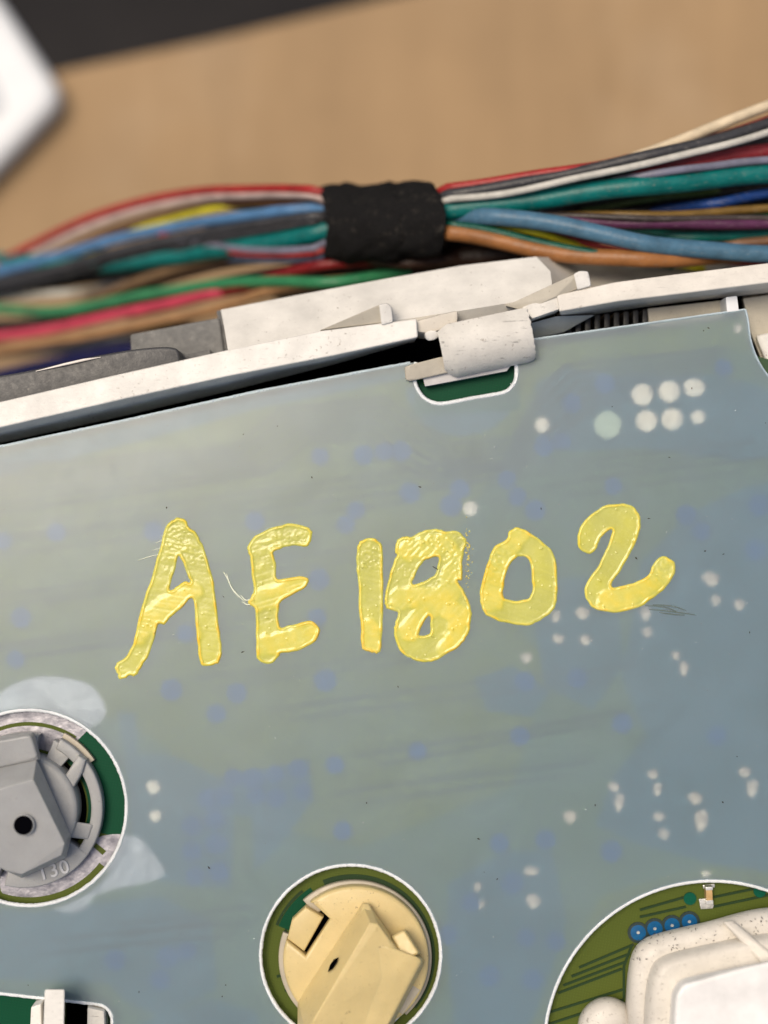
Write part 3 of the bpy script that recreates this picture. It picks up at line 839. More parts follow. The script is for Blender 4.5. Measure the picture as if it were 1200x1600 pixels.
# ------------------------------------------------------------------ white housing
house = thing('cluster_housing', P(600, 540, -1.6), 'white plastic instrument housing with a hinge clip along the film edge', 'housing')
ZR = 0.20
# left rim strip with its slanted inner face
def rim(name, mat, up, lo, foot, z_top, z_foot, z_back, parent, bevel=0.012):
    """top face between the px lines up and lo, inner face dropping from lo to foot, back face straight down"""
    n = len(up)
    a = [P(*p, z_top) for p in up]; b = [P(*p, z_top) for p in lo]
    c_ = [P(*p, z_foot) for p in foot]; d_ = [Vector((p.x, p.y + 0.02, z_back)) for p in a]
    vs = a + b + c_ + d_
    fs = []
    for i in range(n - 1):
        for r0, r1 in ((0, 1), (1, 2), (2, 3), (3, 0)):
            fs.append((r0 * n + i, r1 * n + i, r1 * n + i + 1, r0 * n + i + 1))
    fs += [(0, n, 2 * n, 3 * n), (n - 1, 2 * n - 1, 3 * n - 1, 4 * n - 1)]
    me = bpy.data.meshes.new(name)
    me.from_pydata(vs, [], fs)
    bm = bmesh.new(); bm.from_mesh(me)
    bmesh.ops.recalc_face_normals(bm, faces=bm.faces)
    es = [e for e in bm.edges if len(e.link_faces) == 2 and e.calc_face_angle(0) > 0.35]
    bmesh.ops.bevel(bm, geom=es, offset=bevel, segments=3, affect='EDGES', profile=0.5, clamp_overlap=True)
    bm.to_mesh(me); bm.free()
    smooth_mesh(me, 40)
    return crisp(link(name, me, mat, parent))
rim('rim_strip', M['white'], [(-420, 722), (0, 628), (180, 586), (350, 548), (500, 517), (651, 498)], [(-420, 760), (0, 668), (200, 622), (360, 587), (520, 556), (653, 527)],
    [(-420, 786), (0, 693), (200, 649), (360, 611), (520, 570), (648, 534)], ZR, -0.35, -0.5, house)
# inner wall under the rim, painted black to put shade in the gap
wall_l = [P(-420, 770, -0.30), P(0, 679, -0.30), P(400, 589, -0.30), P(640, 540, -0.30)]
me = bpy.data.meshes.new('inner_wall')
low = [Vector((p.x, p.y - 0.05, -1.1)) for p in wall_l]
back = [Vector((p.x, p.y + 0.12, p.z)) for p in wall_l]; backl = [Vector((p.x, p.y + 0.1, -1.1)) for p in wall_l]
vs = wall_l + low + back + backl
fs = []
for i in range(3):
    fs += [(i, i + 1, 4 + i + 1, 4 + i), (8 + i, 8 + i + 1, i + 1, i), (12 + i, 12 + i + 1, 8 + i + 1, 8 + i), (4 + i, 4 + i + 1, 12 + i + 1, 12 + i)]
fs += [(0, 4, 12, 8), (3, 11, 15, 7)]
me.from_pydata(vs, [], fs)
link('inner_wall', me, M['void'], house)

# outer skin panel behind the rim: bright, sloping down and away
def ribbon(name, mat, rows, parent, thick=0.10, label=None):
    """surface through rows of (u, v, z) lines, thickened downwards"""
    n = len(rows[0]); m = len(rows)
    vs = [P(*p) for r_ in rows for p in r_]
    fs = [(i * n + j, i * n + j + 1, (i + 1) * n + j + 1, (i + 1) * n + j) for i in range(m - 1) for j in range(n - 1)]
    me = bpy.data.meshes.new(name)
    me.from_pydata(vs, [], fs)
    bm = bmesh.new(); bm.from_mesh(me)
    bmesh.ops.recalc_face_normals(bm, faces=bm.faces)
    if sum(f.normal.z for f in bm.faces) < 0:
        bmesh.ops.reverse_faces(bm, faces=bm.faces)
    r_ = bmesh.ops.solidify(bm, geom=bm.faces[:], thickness=thick)
    bmesh.ops.recalc_face_normals(bm, faces=bm.faces)
    bm.to_mesh(me); bm.free()
    smooth_mesh(me, 50)
    return link(name, me, mat, parent, label)
ribbon('outer_panel', M['white_clean'], [
    [(345, 484, -0.42), (470, 460, -0.42), (600, 436, -0.42), (720, 415, -0.42), (838, 401, -0.42)],
    [(350, 510, -0.25), (475, 484, -0.25), (605, 462, -0.25), (725, 440, -0.25), (860, 424, -0.25)],
    [(357, 552, -0.02), (482, 524, -0.02), (612, 502, -0.02), (730, 484, -0.02), (865, 462, -0.02)]], house, 0.12)
ribbon('outer_panel', M['panel_shaded'], [
    [(838, 401, -0.44), (900, 404, -0.9), (980, 404, -1.3), (1100, 390, -1.4), (1320, 362, -1.4)],
    [(860, 424, -0.27), (905, 428, -0.9), (985, 432, -1.15), (1105, 418, -1.2), (1320, 392, -1.2)],
    [(865, 464, -0.04), (920, 462, -0.55), (990, 456, -0.8), (1110, 444, -0.9), (1320, 418, -0.9)]], house, 0.12)
block('panel_end', M['charcoal'], [(338, 486), (345, 484), (358, 554), (352, 556)], -0.45, -1.4, house)

# triangular gussets standing on the rim
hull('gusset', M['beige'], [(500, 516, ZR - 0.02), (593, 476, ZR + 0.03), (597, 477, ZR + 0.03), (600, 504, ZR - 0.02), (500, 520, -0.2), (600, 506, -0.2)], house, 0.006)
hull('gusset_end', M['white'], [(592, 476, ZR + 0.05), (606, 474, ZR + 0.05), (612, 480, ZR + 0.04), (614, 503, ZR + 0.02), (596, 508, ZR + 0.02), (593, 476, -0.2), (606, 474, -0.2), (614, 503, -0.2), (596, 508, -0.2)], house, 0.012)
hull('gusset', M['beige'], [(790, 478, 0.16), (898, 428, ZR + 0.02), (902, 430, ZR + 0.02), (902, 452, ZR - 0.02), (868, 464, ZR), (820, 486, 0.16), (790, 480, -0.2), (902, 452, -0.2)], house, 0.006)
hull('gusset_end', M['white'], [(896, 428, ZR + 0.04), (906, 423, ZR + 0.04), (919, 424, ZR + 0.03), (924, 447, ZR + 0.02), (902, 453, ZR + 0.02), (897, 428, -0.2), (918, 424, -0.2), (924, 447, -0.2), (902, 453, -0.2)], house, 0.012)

# right rim strip
rim('rim_strip', M['white_warm'], [(870, 461), (960, 441), (1060, 428), (1200, 411), (1420, 384)], [(874, 487), (965, 471), (1065, 459), (1200, 442), (1420, 414)],
    [(878, 500), (968, 485), (1068, 472), (1200, 458), (1420, 432)], ZR, -0.28, -0.5, house)
block('link_arm', M['clip'], [(815, 480), (835, 474), (872, 458), (880, 478), (872, 484), (832, 498)], ZR - 0.02, -0.35, house, 0.012)
hull('link_foot', M['inner_grey'], [(828, 505, 0.02), (870, 494, 0.02), (930, 492, -0.1), (880, 520, -0.12), (828, 530, -0.12), (828, 505, -0.5), (930, 492, -0.5), (828, 532, -0.5)], house, 0.01)
# left arm of the clip and the moulding flash
block('link_arm', M['beige_warm'], [(642, 503), (690, 490), (716, 484), (716, 505), (700, 514), (668, 521), (650, 519)], 0.13, -0.3, house, 0.03)
fl = link('moulding_flash', hull_mesh([P(663, 520, 0.13), P(670, 515, 0.15), P(683, 517, 0.15), (P(687, 524, 0.13)), P(681, 531, 0.12), P(668, 533, 0.12), P(662, 527, 0.05), P(685, 526, 0.03), P(672, 530, 0.0)], 0.012, 3), M['white_clean'], house)

# the rolled hinge clip: an open, C-shaped sleeve
def sleeve():
    ax0, ax1 = P(703, 541, 0.02), P(826, 515, 0.02)
    t_ = (ax1 - ax0).normalized()
    side = Vector((-t_.y, t_.x, 0))
    up = Vector((0, 0, 1))
    vs, fs = [], []
    n, m = 26, 16
    Ro, Ri = 0.245, 0.175
    prof = []
    a0, a1 = R(128), R(-58)                     # from the far side over the top to the near lip
    for i in range(n + 1):
        a = a0 + (a1 - a0) * i / n
        prof.append((a, Ro))
    for i in range(n + 1):
        a = a1 + (a0 - a1) * i / n
        prof.append((a, Ri))
    k = len(prof)
    for j in range(m + 1):
        s = (-0.13, -0.06, 0.0)[j] if j < 3 else (j - 2) / (m - 2)
        c = ax0 + (ax1 - ax0) * s
        for (a, rr) in prof:
            x = math.cos(a) * -1; z = math.sin(a)
            # near side is -side
            r2 = rr
            if j < 3 and rr == Ro: r2 = (rr - 0.062, rr - 0.026, rr)[j]
            if j == m and rr == Ro: r2 = rr - 0.012
            jag = 0.006 * math.sin(a * 23) if j == m else 0
            vs.append(c + side * (-math.cos(a) * r2 * 1.02) + up * (math.sin(a) * r2 * 0.95) + t_ * jag)
    for j in range(m):
        for i in range(k):
            i2 = (i + 1) % k
            fs.append((j * k + i, j * k + i2, (j + 1) * k + i2, (j + 1) * k + i))
    for j in (0, m):
        for i in range(n):
            fs.append((j * k + i, j * k + i + 1, j * k + (k - 2 - i), j * k + (k - 1 - i)))
    me = bpy.data.meshes.new('sleeve')
    me.from_pydata(vs, [], fs)
    bm = bmesh.new(); bm.from_mesh(me)
    bmesh.ops.recalc_face_normals(bm, faces=bm.faces)
    bm.to_mesh(me); bm.free()
    smooth_mesh(me, 40)
    return me
link('hinge_clip', sleeve(), M['clip'], house)
hull('clip_lip', M['beige'], [(632, 574, 0.06), (640, 570, 0.08), (694, 556, 0.10), (712, 560, 0.05), (706, 581, 0.06), (640, 596, 0.05), (633, 592, 0.05), (632, 574, -0.04), (712, 560, -0.04), (706, 582, -0.04), (636, 595, -0.04)], house, 0.012, 3)
M['tab'] = plastic('pale grey tab', (0.50, 0.49, 0.49, 1), 0.5, dirt=0.3, grain=0.2)
hull('clip_tab', M['tab'], [(660, 588, 0.01), (806, 560, 0.01), (792, 580, 0.01), (664, 604, 0.01), (660, 588, -0.3), (806, 560, -0.3), (792, 581, -0.3), (666, 606, -0.3)], house, 0.008, label='grey tab under the hinge clip')
block('corner_post', M['case'], [(1134, 464), (1152, 462), (1155, 486), (1136, 488)], 0.0, -0.4, house, 0.01)
# inside of the housing at the right, curving down around the film corner
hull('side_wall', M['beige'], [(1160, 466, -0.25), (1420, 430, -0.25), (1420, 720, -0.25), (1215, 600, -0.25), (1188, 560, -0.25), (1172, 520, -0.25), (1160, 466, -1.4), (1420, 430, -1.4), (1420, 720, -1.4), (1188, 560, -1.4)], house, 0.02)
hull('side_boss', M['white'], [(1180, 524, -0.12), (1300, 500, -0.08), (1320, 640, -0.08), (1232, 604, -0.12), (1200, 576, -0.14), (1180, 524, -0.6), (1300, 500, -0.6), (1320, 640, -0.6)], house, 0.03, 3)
block('inner_ledge', M['beige'], [(1012, 482), (1136, 468), (1138, 492), (1014, 508)], -0.22, -0.6, house, 0.01)
# black ribbed grip seen through the gap
for i in range(9):
    u = 884 + i * 15
    block('black_rib', M['black'], [(u, 497 - i * 1.7), (u + 9, 496 - i * 1.7), (u + 9, 528 - i * 1.9), (u, 530 - i * 1.9)], -0.24, -0.5, house, 0.012)
plate('housing_floor', M['void'], [(-420, 740), (0, 650), (640, 510), (1500, 400), (1500, 2100), (-420, 2100)][::-1], -1.1, -1.25, house)  # floor coloured black to paint the shade seen through the gaps

# black bezel arc and grey box behind the left rim
bez = thing('gauge_bezel', P(100, 600, -0.6), 'black curved gauge bezel behind the left white rim', 'bezel')
bz = catmull([(-300, 625), (-100, 600), (30, 582), (120, 562), (200, 547), (250, 542), (274, 544), (280, 552)], 5)
lo_ = [(282, 566), (200, 596), (0, 640), (-300, 708)]
plate('bezel_ring', M['charcoal'], ([tuple(p) for p in bz] + lo_)[::-1], -0.02, -0.9, bez, bevel=0.02)
t = NT('bright worn edge'); t.set(Base_Color=(0.8, 0.74, 0.68, 1), Roughness=0.3); M['pale_line'] = t.m
link('pale_edge', tube_mesh([P(56, 580, -0.01), P(100, 569.5, 0.0), P(130, 562.5, 0.0), P(158, 558, -0.01)], [0.003, 0.010, 0.010, 0.002], 6), M['pale_line'], bez)  # pale tapering line along part of the bezel edge
gb = thing('connector_box', P(280, 520, -1.0), 'dark grey rectangular connector box left of the white panel', 'connector')
block('shell', M['grey_box'], [(203, 522), (343, 496), (352, 560), (206, 585)], -0.42, -1.1, gb, 0.02)
block('latch', M['charcoal'], [(284, 556), (328, 546), (332, 562), (288, 570)], -0.30, -0.5, gb, 0.01)

# ------------------------------------------------------------------ grey lamp socket (left)
gs = thing('lamp_socket', P(40, 1262, ZB), 'grey lamp socket with a square grip and number 130 in the left opening', 'lamp socket', 'lamp sockets in the board')
GC = (36, 1264)
# flange ring: thin hoop at the right, solid quadrants elsewhere
plate('flange', M['grey_socket'], sector(GC[0], GC[1], 78, 124, -104, -35, 26), 0.02, ZB + 0.006, gs, bevel=0.015)
plate('flange', M['grey_socket'], sector(GC[0], GC[1], 106, 124, -36, 62, 30), 0.02, ZB + 0.008, gs, bevel=0.015)
plate('flange', M['grey_socket'], sector(GC[0], GC[1], 78, 118, 48, 66, 10), 0.0, ZB + 0.007, gs, bevel=0.012)
plate('flange', M['grey_socket'], sector(GC[0], GC[1], 78, 118, 78, 250, 40), 0.02, ZB + 0.006, gs, bevel=0.015)
plate('contact_wing', M['beige_ring'], sector(GC[0] + 3, GC[1] - 3, 122, 131, 34, 62, 14), -0.05, ZB + 0.006, gs, bevel=0.006)
plate('slot_shade', M['void'], sector(GC[0], GC[1], 80, 99, -34, 66, 24), ZB + 0.012, ZB + 0.005, gs)  # black plate painting the shade in the slot round the barrel
# barrel
plate('barrel', M['grey_socket'], circle(GC[0] - 2, GC[1] + 2, 86, 60), 0.10, -0.6, gs, bevel=0.035)
plate('arm', M['grey_socket'], [(96, 1220), (122, 1180), (134, 1188), (128, 1208), (112, 1236)], 0.06, -0.1, gs, bevel=0.02)
hull('arm', M['grey_socket'], [(108, 1282, 0.05), (146, 1288, 0.03), (138, 1312, 0.03), (104, 1308, 0.05), (108, 1282, -0.1), (146, 1288, -0.1), (138, 1312, -0.1), (104, 1308, -0.1)], gs, 0.02, 3)
# grip: wide foot, sloping shoulders and flat top
hull('grip', M['grey_socket'], [(-80, 1262, 0.42), (-40, 1244, 0.44), (52, 1218, 0.44), (101, 1318, 0.38), (96, 1336, 0.36), (34, 1366, 0.36), (8, 1360, 0.36), (-90, 1300, 0.38),
                                (-80, 1215, 0.2), (57, 1186, 0.22), (110, 1305, 0.12), (104, 1340, 0.10), (34, 1372, 0.10), (-90, 1310, 0.10), (57, 1192, 0.0), (112, 1306, 0.0), (34, 1370, 0.0), (-90, 1310, 0.0)], gs, 0.045, 4)
hull('grip_shoulder', M['grey_socket'], [(-80, 1190, 0.26), (-60, 1168, 0.27), (48, 1148, 0.27), (60, 1186, 0.25), (-60, 1212, 0.24), (-60, 1160, 0.0), (54, 1142, 0.0), (66, 1190, 0.0), (-70, 1215, 0.0)], gs, 0.02, 3)
hole = bpy.data.meshes.new('hole')
put('socket_hole', disc_mesh(0.074, 0.02, 32), 37, 1289, 0.433, gs).data.materials.append(M['void'])
link('hole_rim', tube_mesh([P(37 + 15.5 * math.cos(a), 1289 - 15.5 * math.sin(a), 0.435 - 0.0) for a in np.linspace(0, 2 * math.pi, 33)], 0.008, 8, False), M['grey_socket'], gs)
# raised 130 on the flange
def text_mesh(s, size, ext):
    cu = bpy.data.curves.new('lettering', 'FONT')
    cu.body = s; cu.size = size; cu.extrude = ext; cu.bevel_depth = 0.003; cu.align_x = 'CENTER'; cu.align_y = 'CENTER'
    cu.space_character = 1.15
    ob = bpy.data.objects.new('lettering', cu)
    C.objects.link(ob)
    dg = bpy.context.evaluated_depsgraph_get(); dg.update()
    me = bpy.data.meshes.new_from_object(ob.evaluated_get(dg))
    bpy.data.objects.remove(ob)
    me.materials.clear()
    return me
M['number'] = plastic('pale grey raised number', (0.50, 0.51, 0.53, 1), 0.35, grain=0.1)
tm = text_mesh('130', 0.15, 0.006)
tm.materials.append(M['number'])
put('raised_number', tm, 84, 1360, 0.024, gs, R(16))

# ------------------------------------------------------------------ cream lamp socket (centre)
cs = thing('lamp_socket', P(552, 1496, ZB), 'cream yellow lamp socket with a broad grip blade in the middle opening', 'lamp socket', 'lamp sockets in the board')
CC = (556, 1500)
plate('base_ring', M['beige_ring'], sector(554, 1497, 90, 121, -48, 132, 60), -0.04, ZB + 0.007, cs, bevel=0.015)
plate('base_ring', M['beige_ring'], sector(554, 1497, 90, 119, 160, 262, 36), -0.05, ZB + 0.007, cs, bevel=0.012)
def zc6(x, y): return (380 + x / 3.529, 1330 + y / 3.529)
disc_out = circle(CC[0], CC[1], 114, 60, -38, 129)
disc_out += [zc6(385, 292), zc6(478, 378), zc6(345, 580), zc6(238, 490)]
disc_out += circle(CC[0], CC[1], 114, 40, 172, 318)
plate('flange', M['cream_socket'], disc_out, 0.07, -0.07, cs, bevel=0.03)
plate('locking_tab', M['cream_socket'], [zc6(*p) for p in [(242, 486), (268, 380), (345, 308), (443, 366), (336, 556)]], 0.035, -0.08, cs, bevel=0.02)
plate('recess_shade', M['void'], [zc6(*p) for p in [(365, 285), (485, 372), (350, 590), (230, 500)]], -0.082, -0.12, cs)  # black sheet painting the shade inside the tab notch
# grip blade with a steep left flank and a flat sloping right top
hull('grip', M['cream_socket'], [zc6(700, 395) + (0.40,), zc6(745, 405) + (0.40,), zc6(765, 520) + (0.38,), zc6(875, 625) + (0.36,), zc6(930, 650) + (0.32,), zc6(700, 1060) + (0.34,), zc6(350, 1010) + (0.42,), zc6(385, 935) + (0.44,),
                                 zc6(655, 290) + (0.12,), zc6(700, 300) + (0.13,), zc6(760, 400) + (0.05,), zc6(300, 830) + (0.06,), zc6(300, 1060) + (0.06,), zc6(950, 660) + (0.05,), zc6(740, 1090) + (0.05,),
                                 zc6(655, 300) + (-0.05,), zc6(300, 900) + (-0.05,), zc6(960, 680) + (-0.05,), zc6(760, 1090) + (-0.05,), zc6(320, 1100) + (-0.05,)], cs, 0.03, 3)
hull('crest', M['cream_socket'], [zc6(655, 288) + (0.16,), zc6(695, 288) + (0.16,), zc6(718, 335) + (0.20,), zc6(720, 400) + (0.30,), zc6(650, 400) + (0.24,), zc6(620, 380) + (0.10,), zc6(655, 285) + (0.0,), zc6(725, 340) + (0.0,), zc6(600, 400) + (0.0,), zc6(740, 420) + (0.0,)], cs, 0.03, 3)
hull('wing', M['cream_socket'], [zc6(742, 500) + (0.395,), zc6(888, 612) + (0.375,), zc6(972, 588) + (0.36,), zc6(985, 612) + (0.34,), zc6(800, 962) + (0.34,), zc6(690, 1000) + (0.36,), zc6(600, 900) + (0.37,), zc6(735, 495) + (0.0,), zc6(985, 580) + (0.0,), zc6(1005, 620) + (0.0,), zc6(815, 985) + (0.0,), zc6(680, 900) + (0.0,)], cs, 0.025, 3)
hull('wing_block', M['cream_socket'], [zc6(815, 470) + (0.26,), zc6(888, 432) + (0.26,), zc6(970, 562) + (0.33,), zc6(888, 604) + (0.33,), zc6(810, 465) + (0.0,), zc6(895, 425) + (0.0,), zc6(990, 570) + (0.0,), zc6(885, 605) + (0.0,)], cs, 0.02, 3)
slit = []
for x, y in ((467, 665), (478, 628), (500, 596), (524, 586), (516, 615), (492, 650)):
    fr_ = (x - np.interp(y, [290, 830], [655, 300])) / (np.interp(y, [395, 935], [700, 385]) - np.interp(y, [290, 830], [655, 300]))
    slit += [zc6(x, y) + (0.13 + 0.30 * fr_,), zc6(x, y) + (0.0,)]
hull('moulded_slit', M['void'], slit, cs, 0.0)
block('contact_pin', M['solder'], [zc6(815, 885), zc6(865, 915), zc6(835, 945), zc6(800, 915)], 0.05, -0.1, cs, 0.008)
hull('notch_wall', M['beige_ring'], [zc6(920, 730) + (0.075,), zc6(975, 765) + (0.075,), zc6(880, 900) + (0.075,), zc6(830, 870) + (0.075,), zc6(920, 730) + (0.0,), zc6(975, 765) + (0.0,), zc6(880, 900) + (0.0,)], cs, 0.004)

# ------------------------------------------------------------------ white motor cap (bottom right)
mc = thing('motor_cap', P(1112, 1638, ZB), 'white moulded motor cap flecked with dirt in the large right opening', 'cap')
def lofted(outlines, zs, mat, name, parent, close_top=True, n=120):
    """stack of closed px outlines joined by rings of faces"""
    rings = []
    for o, z in zip(outlines, zs):
        q = np.array(catmull(o, 8, True))
        seg = np.hypot(*(np.roll(q, -1, 0) - q).T)
        s = np.concatenate([[0], np.cumsum(seg)])
        L = s[-1]
        qq = np.vstack([q, q[:1]])
        ts = np.linspace(0, L, n, endpoint=False)
        rings.append([P(np.interp(t_, s, qq[:, 0]), np.interp(t_, s, qq[:, 1]), z) for t_ in ts])
    vs = [v for r_ in rings for v in r_]
    fs = []
    for i in range(len(rings) - 1):
        for k in range(n):
            k2 = (k + 1) % n
            fs.append((i * n + k, i * n + k2, (i + 1) * n + k2, (i + 1) * n + k))
    fs.append(tuple((len(rings) - 1) * n + k for k in range(n)))
    me = bpy.data.meshes.new(name)
    me.from_pydata(vs, [], fs)
    bm = bmesh.new(); bm.from_mesh(me)
    bmesh.ops.recalc_face_normals(bm, faces=bm.faces)
    bm.to_mesh(me); bm.free()
    smooth_mesh(me, 55)
    return link(name, me, mat, parent)
def grow(o, c, k): return [(c[0] + (x - c[0]) * k, c[1] + (y - c[1]) * k) for x, y in o]
cap0 = [(978, 1600), (978, 1556), (982, 1512), (990, 1484), (1006, 1467), (1036, 1456), (1100, 1441), (1200, 1418), (1300, 1430), (1350, 1520), (1350, 1720), (1200, 1830), (1040, 1830), (985, 1740)]
cc = (1150, 1620)
lofted([grow(cap0, cc, 1.0), grow(cap0, cc, 1.0), grow(cap0, cc, 0.985), grow(cap0, cc, 0.955), grow(cap0, cc, 0.91), grow(cap0, cc, 0.85)], [ZB, 0.05, 0.14, 0.20, 0.235, 0.245], M['dirty_white'], 'shell', mc)
cap1 = [(1009, 1640), (1011, 1560), (1020, 1515), (1040, 1496), (1100, 1480), (1200, 1462), (1290, 1470), (1310, 1560), (1300, 1720), (1180, 1790), (1060, 1780), (1016, 1720)]
lofted([grow(cap1, cc, 1.04), grow(cap1, cc, 1.02), grow(cap1, cc, 1.0), grow(cap1, cc, 0.97), grow(cap1, cc, 0.93), grow(cap1, cc, 0.88)], [0.22, 0.255, 0.30, 0.34, 0.37, 0.38], M['dirty_white'], 'upper_step', mc)
hull('top_block', M['bright_white'], [(1052, 1640, 0.62), (1056, 1556, 0.62), (1066, 1538, 0.62), (1160, 1512, 0.62), (1210, 1500, 0.62), (1280, 1510, 0.62), (1280, 1720, 0.62), (1060, 1720, 0.62),
                                      (1040, 1650, 0.30), (1046, 1548, 0.30), (1060, 1528, 0.30), (1290, 1496, 0.30), (1290, 1730, 0.30), (1050, 1730, 0.30)], mc, 0.045, 4)
lofted([[(901, 1640), (903, 1598), (912, 1576), (930, 1561), (950, 1557), (970, 1563), (986, 1580), (990, 1640), (980, 1700), (920, 1700)],
        [(902, 1640), (904, 1599), (914, 1577), (931, 1563), (950, 1559), (969, 1565), (984, 1581), (990, 1640), (978, 1698), (922, 1698)],
        [(908, 1640), (911, 1603), (919, 1584), (934, 1571), (950, 1567), (966, 1573), (979, 1588), (984, 1640), (974, 1690), (928, 1690)],
        [(920, 1640), (923, 1610), (930, 1592), (940, 1583), (951, 1580), (961, 1585), (970, 1600), (974, 1640), (966, 1680), (936, 1680)]], [ZB, 0.06, 0.14, 0.18], M['dirty_white'], 'side_lobe', mc)
hull('sloping_rib', M['dirty_white'], [(1128, 1440, 0.28), (1146, 1438, 0.28), (1218, 1500, 0.46), (1196, 1512, 0.44), (1128, 1440, 0.1), (1146, 1438, 0.1), (1218, 1500, 0.2), (1196, 1512, 0.2)], mc, 0.02, 3)
r_ = random.Random(4)
vs, fs = [], []
for i in range(110):
    u, v = r_.uniform(985, 1200), 0
    v = r_.uniform(1462 - (u - 1000) * 0.17, 1500 - (u - 1000) * 0.05)
    z = 0.262 if v < 1492 else 0.385
    z = 0.25 + max(0, min(1, (v - (1498 - (u - 1040) * 0.2)) / 18)) * 0.135
    s = r_.uniform(0.5, 1.5) / PX; L = s * r_.uniform(1, 2.6); a = r_.uniform(0, 3.14)
    p = P(u, v, z)
    dx, dy = Vector((math.cos(a), math.sin(a), 0)), Vector((-math.sin(a), math.cos(a), 0))
    b = len(vs)
    vs += [p + dx * L, p + dy * s * .5, p - dx * L, p - dy * s * .5, p + Vector((0, 0, s))]
    fs += [(b, b + 1, b + 4), (b + 1, b + 2, b + 4), (b + 2, b + 3, b + 4), (b + 3, b, b + 4)]
me = bpy.data.meshes.new('crumbs'); me.from_pydata(vs, [], fs)
tag(link('crumbs', me, M['grit']), 'dark dirt crumbs scattered on the white motor cap', None, kind='stuff')

# ------------------------------------------------------------------ clip at the bottom left
bc = thing('retaining_clip', P(100, 1620, ZB), 'white upright retaining clip in the slot at the bottom left corner', 'clip')
hull('prong', M['white'], [(70, 1546, 0.38), (101, 1546, 0.38), (99, 1660, 0.38), (66, 1660, 0.38), (70, 1550, -0.3), (100, 1550, -0.3), (98, 1660, -0.3), (66, 1660, -0.3)], bc, 0.012)
block('foot', M['white'], [(48, 1574), (64, 1568), (66, 1660), (44, 1660)], 0.12, -0.2, bc, 0.015)
block('catch', M['clip'], [(136, 1574), (163, 1580), (166, 1680), (134, 1680)], 0.04, -0.3, bc, 0.02)
hull('catch_top', M['beige'], [(138, 1567, -0.03), (162, 1572, -0.03), (168, 1590, -0.03), (136, 1580, -0.03), (138, 1567, -0.3), (166, 1575, -0.3), (136, 1582, -0.3)], bc, 0.01)

# ------------------------------------------------------------------ wiring harness
wh = thing('wiring_harness', P(600, 350, -1.6), 'bundle of coloured wires wrapped with black cloth tape above the housing', 'wiring harness')
def zbase(u):
    return float(np.interp(u, [-500, 0, 300, 500, 700, 1000, 1500], [-3.8, -2.9, -2.1, -1.2, -0.8, -0.6, -0.8]))
WM = {}
def wire(colname, col, pts, r_px, dz=0.0, label=None, rough=0.38):
    """pts are photo pixels (u, v[, extra depth])"""
    if colname not in WM:
        WM[colname] = wire_mat(colname, col, rough)
    q = catmull([(p[0], p[1], p[2] if len(p) > 2 else 0.0) for p in pts], 8)
    out = []
    ph = random.random() * 6
    for (u, v, e) in q:
        if abs(u - 596) < 105 and 'sleeve' not in (label or ''):
            bt = min(1.0, (105 - abs(u - 596)) / 25)
            bt *= max(0.0, min(1.0, (405 - v) / 12))
            v = v + (348 - v) * 0.2 * bt
            dz_, e = dz * (1 - bt), e * (1 - bt)
        else:
            dz_ = dz
        z = zbase(u) + dz_ + e + 0.012 * math.sin(u * 0.02 + ph)
        out.append(P(u, v + 0.8 * math.sin(u * 0.031 + ph), z))
    zr = zbase(600) + dz
    me = tube_mesh(out, r_px / PX * (D - zr) / D, 14)
    return link('wire', me, WM[colname], wh, label or (colname + ' wire'))
W = wire
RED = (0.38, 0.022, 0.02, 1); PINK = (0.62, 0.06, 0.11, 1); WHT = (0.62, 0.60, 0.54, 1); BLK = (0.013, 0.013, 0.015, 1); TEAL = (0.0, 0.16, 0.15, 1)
BLUE = (0.09, 0.22, 0.42, 1); STEEL = (0.075, 0.18, 0.28, 1); YEL = (0.62, 0.56, 0.02, 1); GRN = (0.02, 0.18, 0.06, 1); TAN = (0.40, 0.22, 0.10, 1); PUR = (0.10, 0.025, 0.075, 1)
NAVY = (0.002, 0.004, 0.06, 1); BRN = (0.16, 0.075, 0.035, 1); GRY = (0.045, 0.045, 0.05, 1); CRM = (0.80, 0.66, 0.46, 1); LAV = (0.20, 0.20, 0.27, 1); DRED = (0.22, 0.01, 0.012, 1)
# upper strands, running through the tape from left to right
W('red', RED, [(-200, 500), (-60, 440), (30, 394), (150, 336), (300, 300), (400, 296), (510, 297), (600, 302), (700, 293), (800, 279), (900, 264), (960, 253, -.1), (1100, 219, -.22), (1200, 188, -.22), (1400, 120, -.2)], 7.5, 0.12)
W('pale pink', (0.55, 0.42, 0.38, 1), [(-200, 505), (-60, 450), (40, 404), (150, 350), (300, 311), (400, 305), (510, 306), (600, 315), (680, 320), (760, 330, -.2)], 6.5, 0.10)
W('filler_black', (0.01, 0.01, 0.012, 1), [(-200, 520), (0, 452), (100, 440, -.1), (250, 418, -.1), (400, 395, -.1), (500, 385, -.1), (600, 380)], 13, -0.12, 'black filler wire under the left bundle')  # near black strand filling the space below the left wires
W('brown', BRN, [(-200, 470), (-60, 445), (60, 410), (180, 360), (330, 321), (500, 315), (600, 325)], 8, -0.05)
W('yellow', YEL, [(-200, 500), (-60, 462), (0, 452), (100, 415, -.2), (200, 366), (250, 348), (335, 326), (420, 322, -.25), (510, 330, -.3), (600, 345), (690, 348, -.1), (735, 346), (800, 357), (850, 367), (950, 395, -.3), (1100, 420, -.5)], 5.5, 0.0)
W('blue', BLUE, [(-200, 470), (-60, 436), (0, 424), (100, 397), (200, 370), (300, 349), (400, 336), (445, 329), (520, 324, -.2), (600, 330, -.2)], 9.5, 0.12)
W('charcoal', GRY, [(-200, 480), (0, 441), (100, 416), (250, 377), (400, 352), (490, 338), (600, 320), (690, 305), (800, 289), (950, 258), (1100, 223), (1200, 194), (1400, 125)], 9, 0.14)
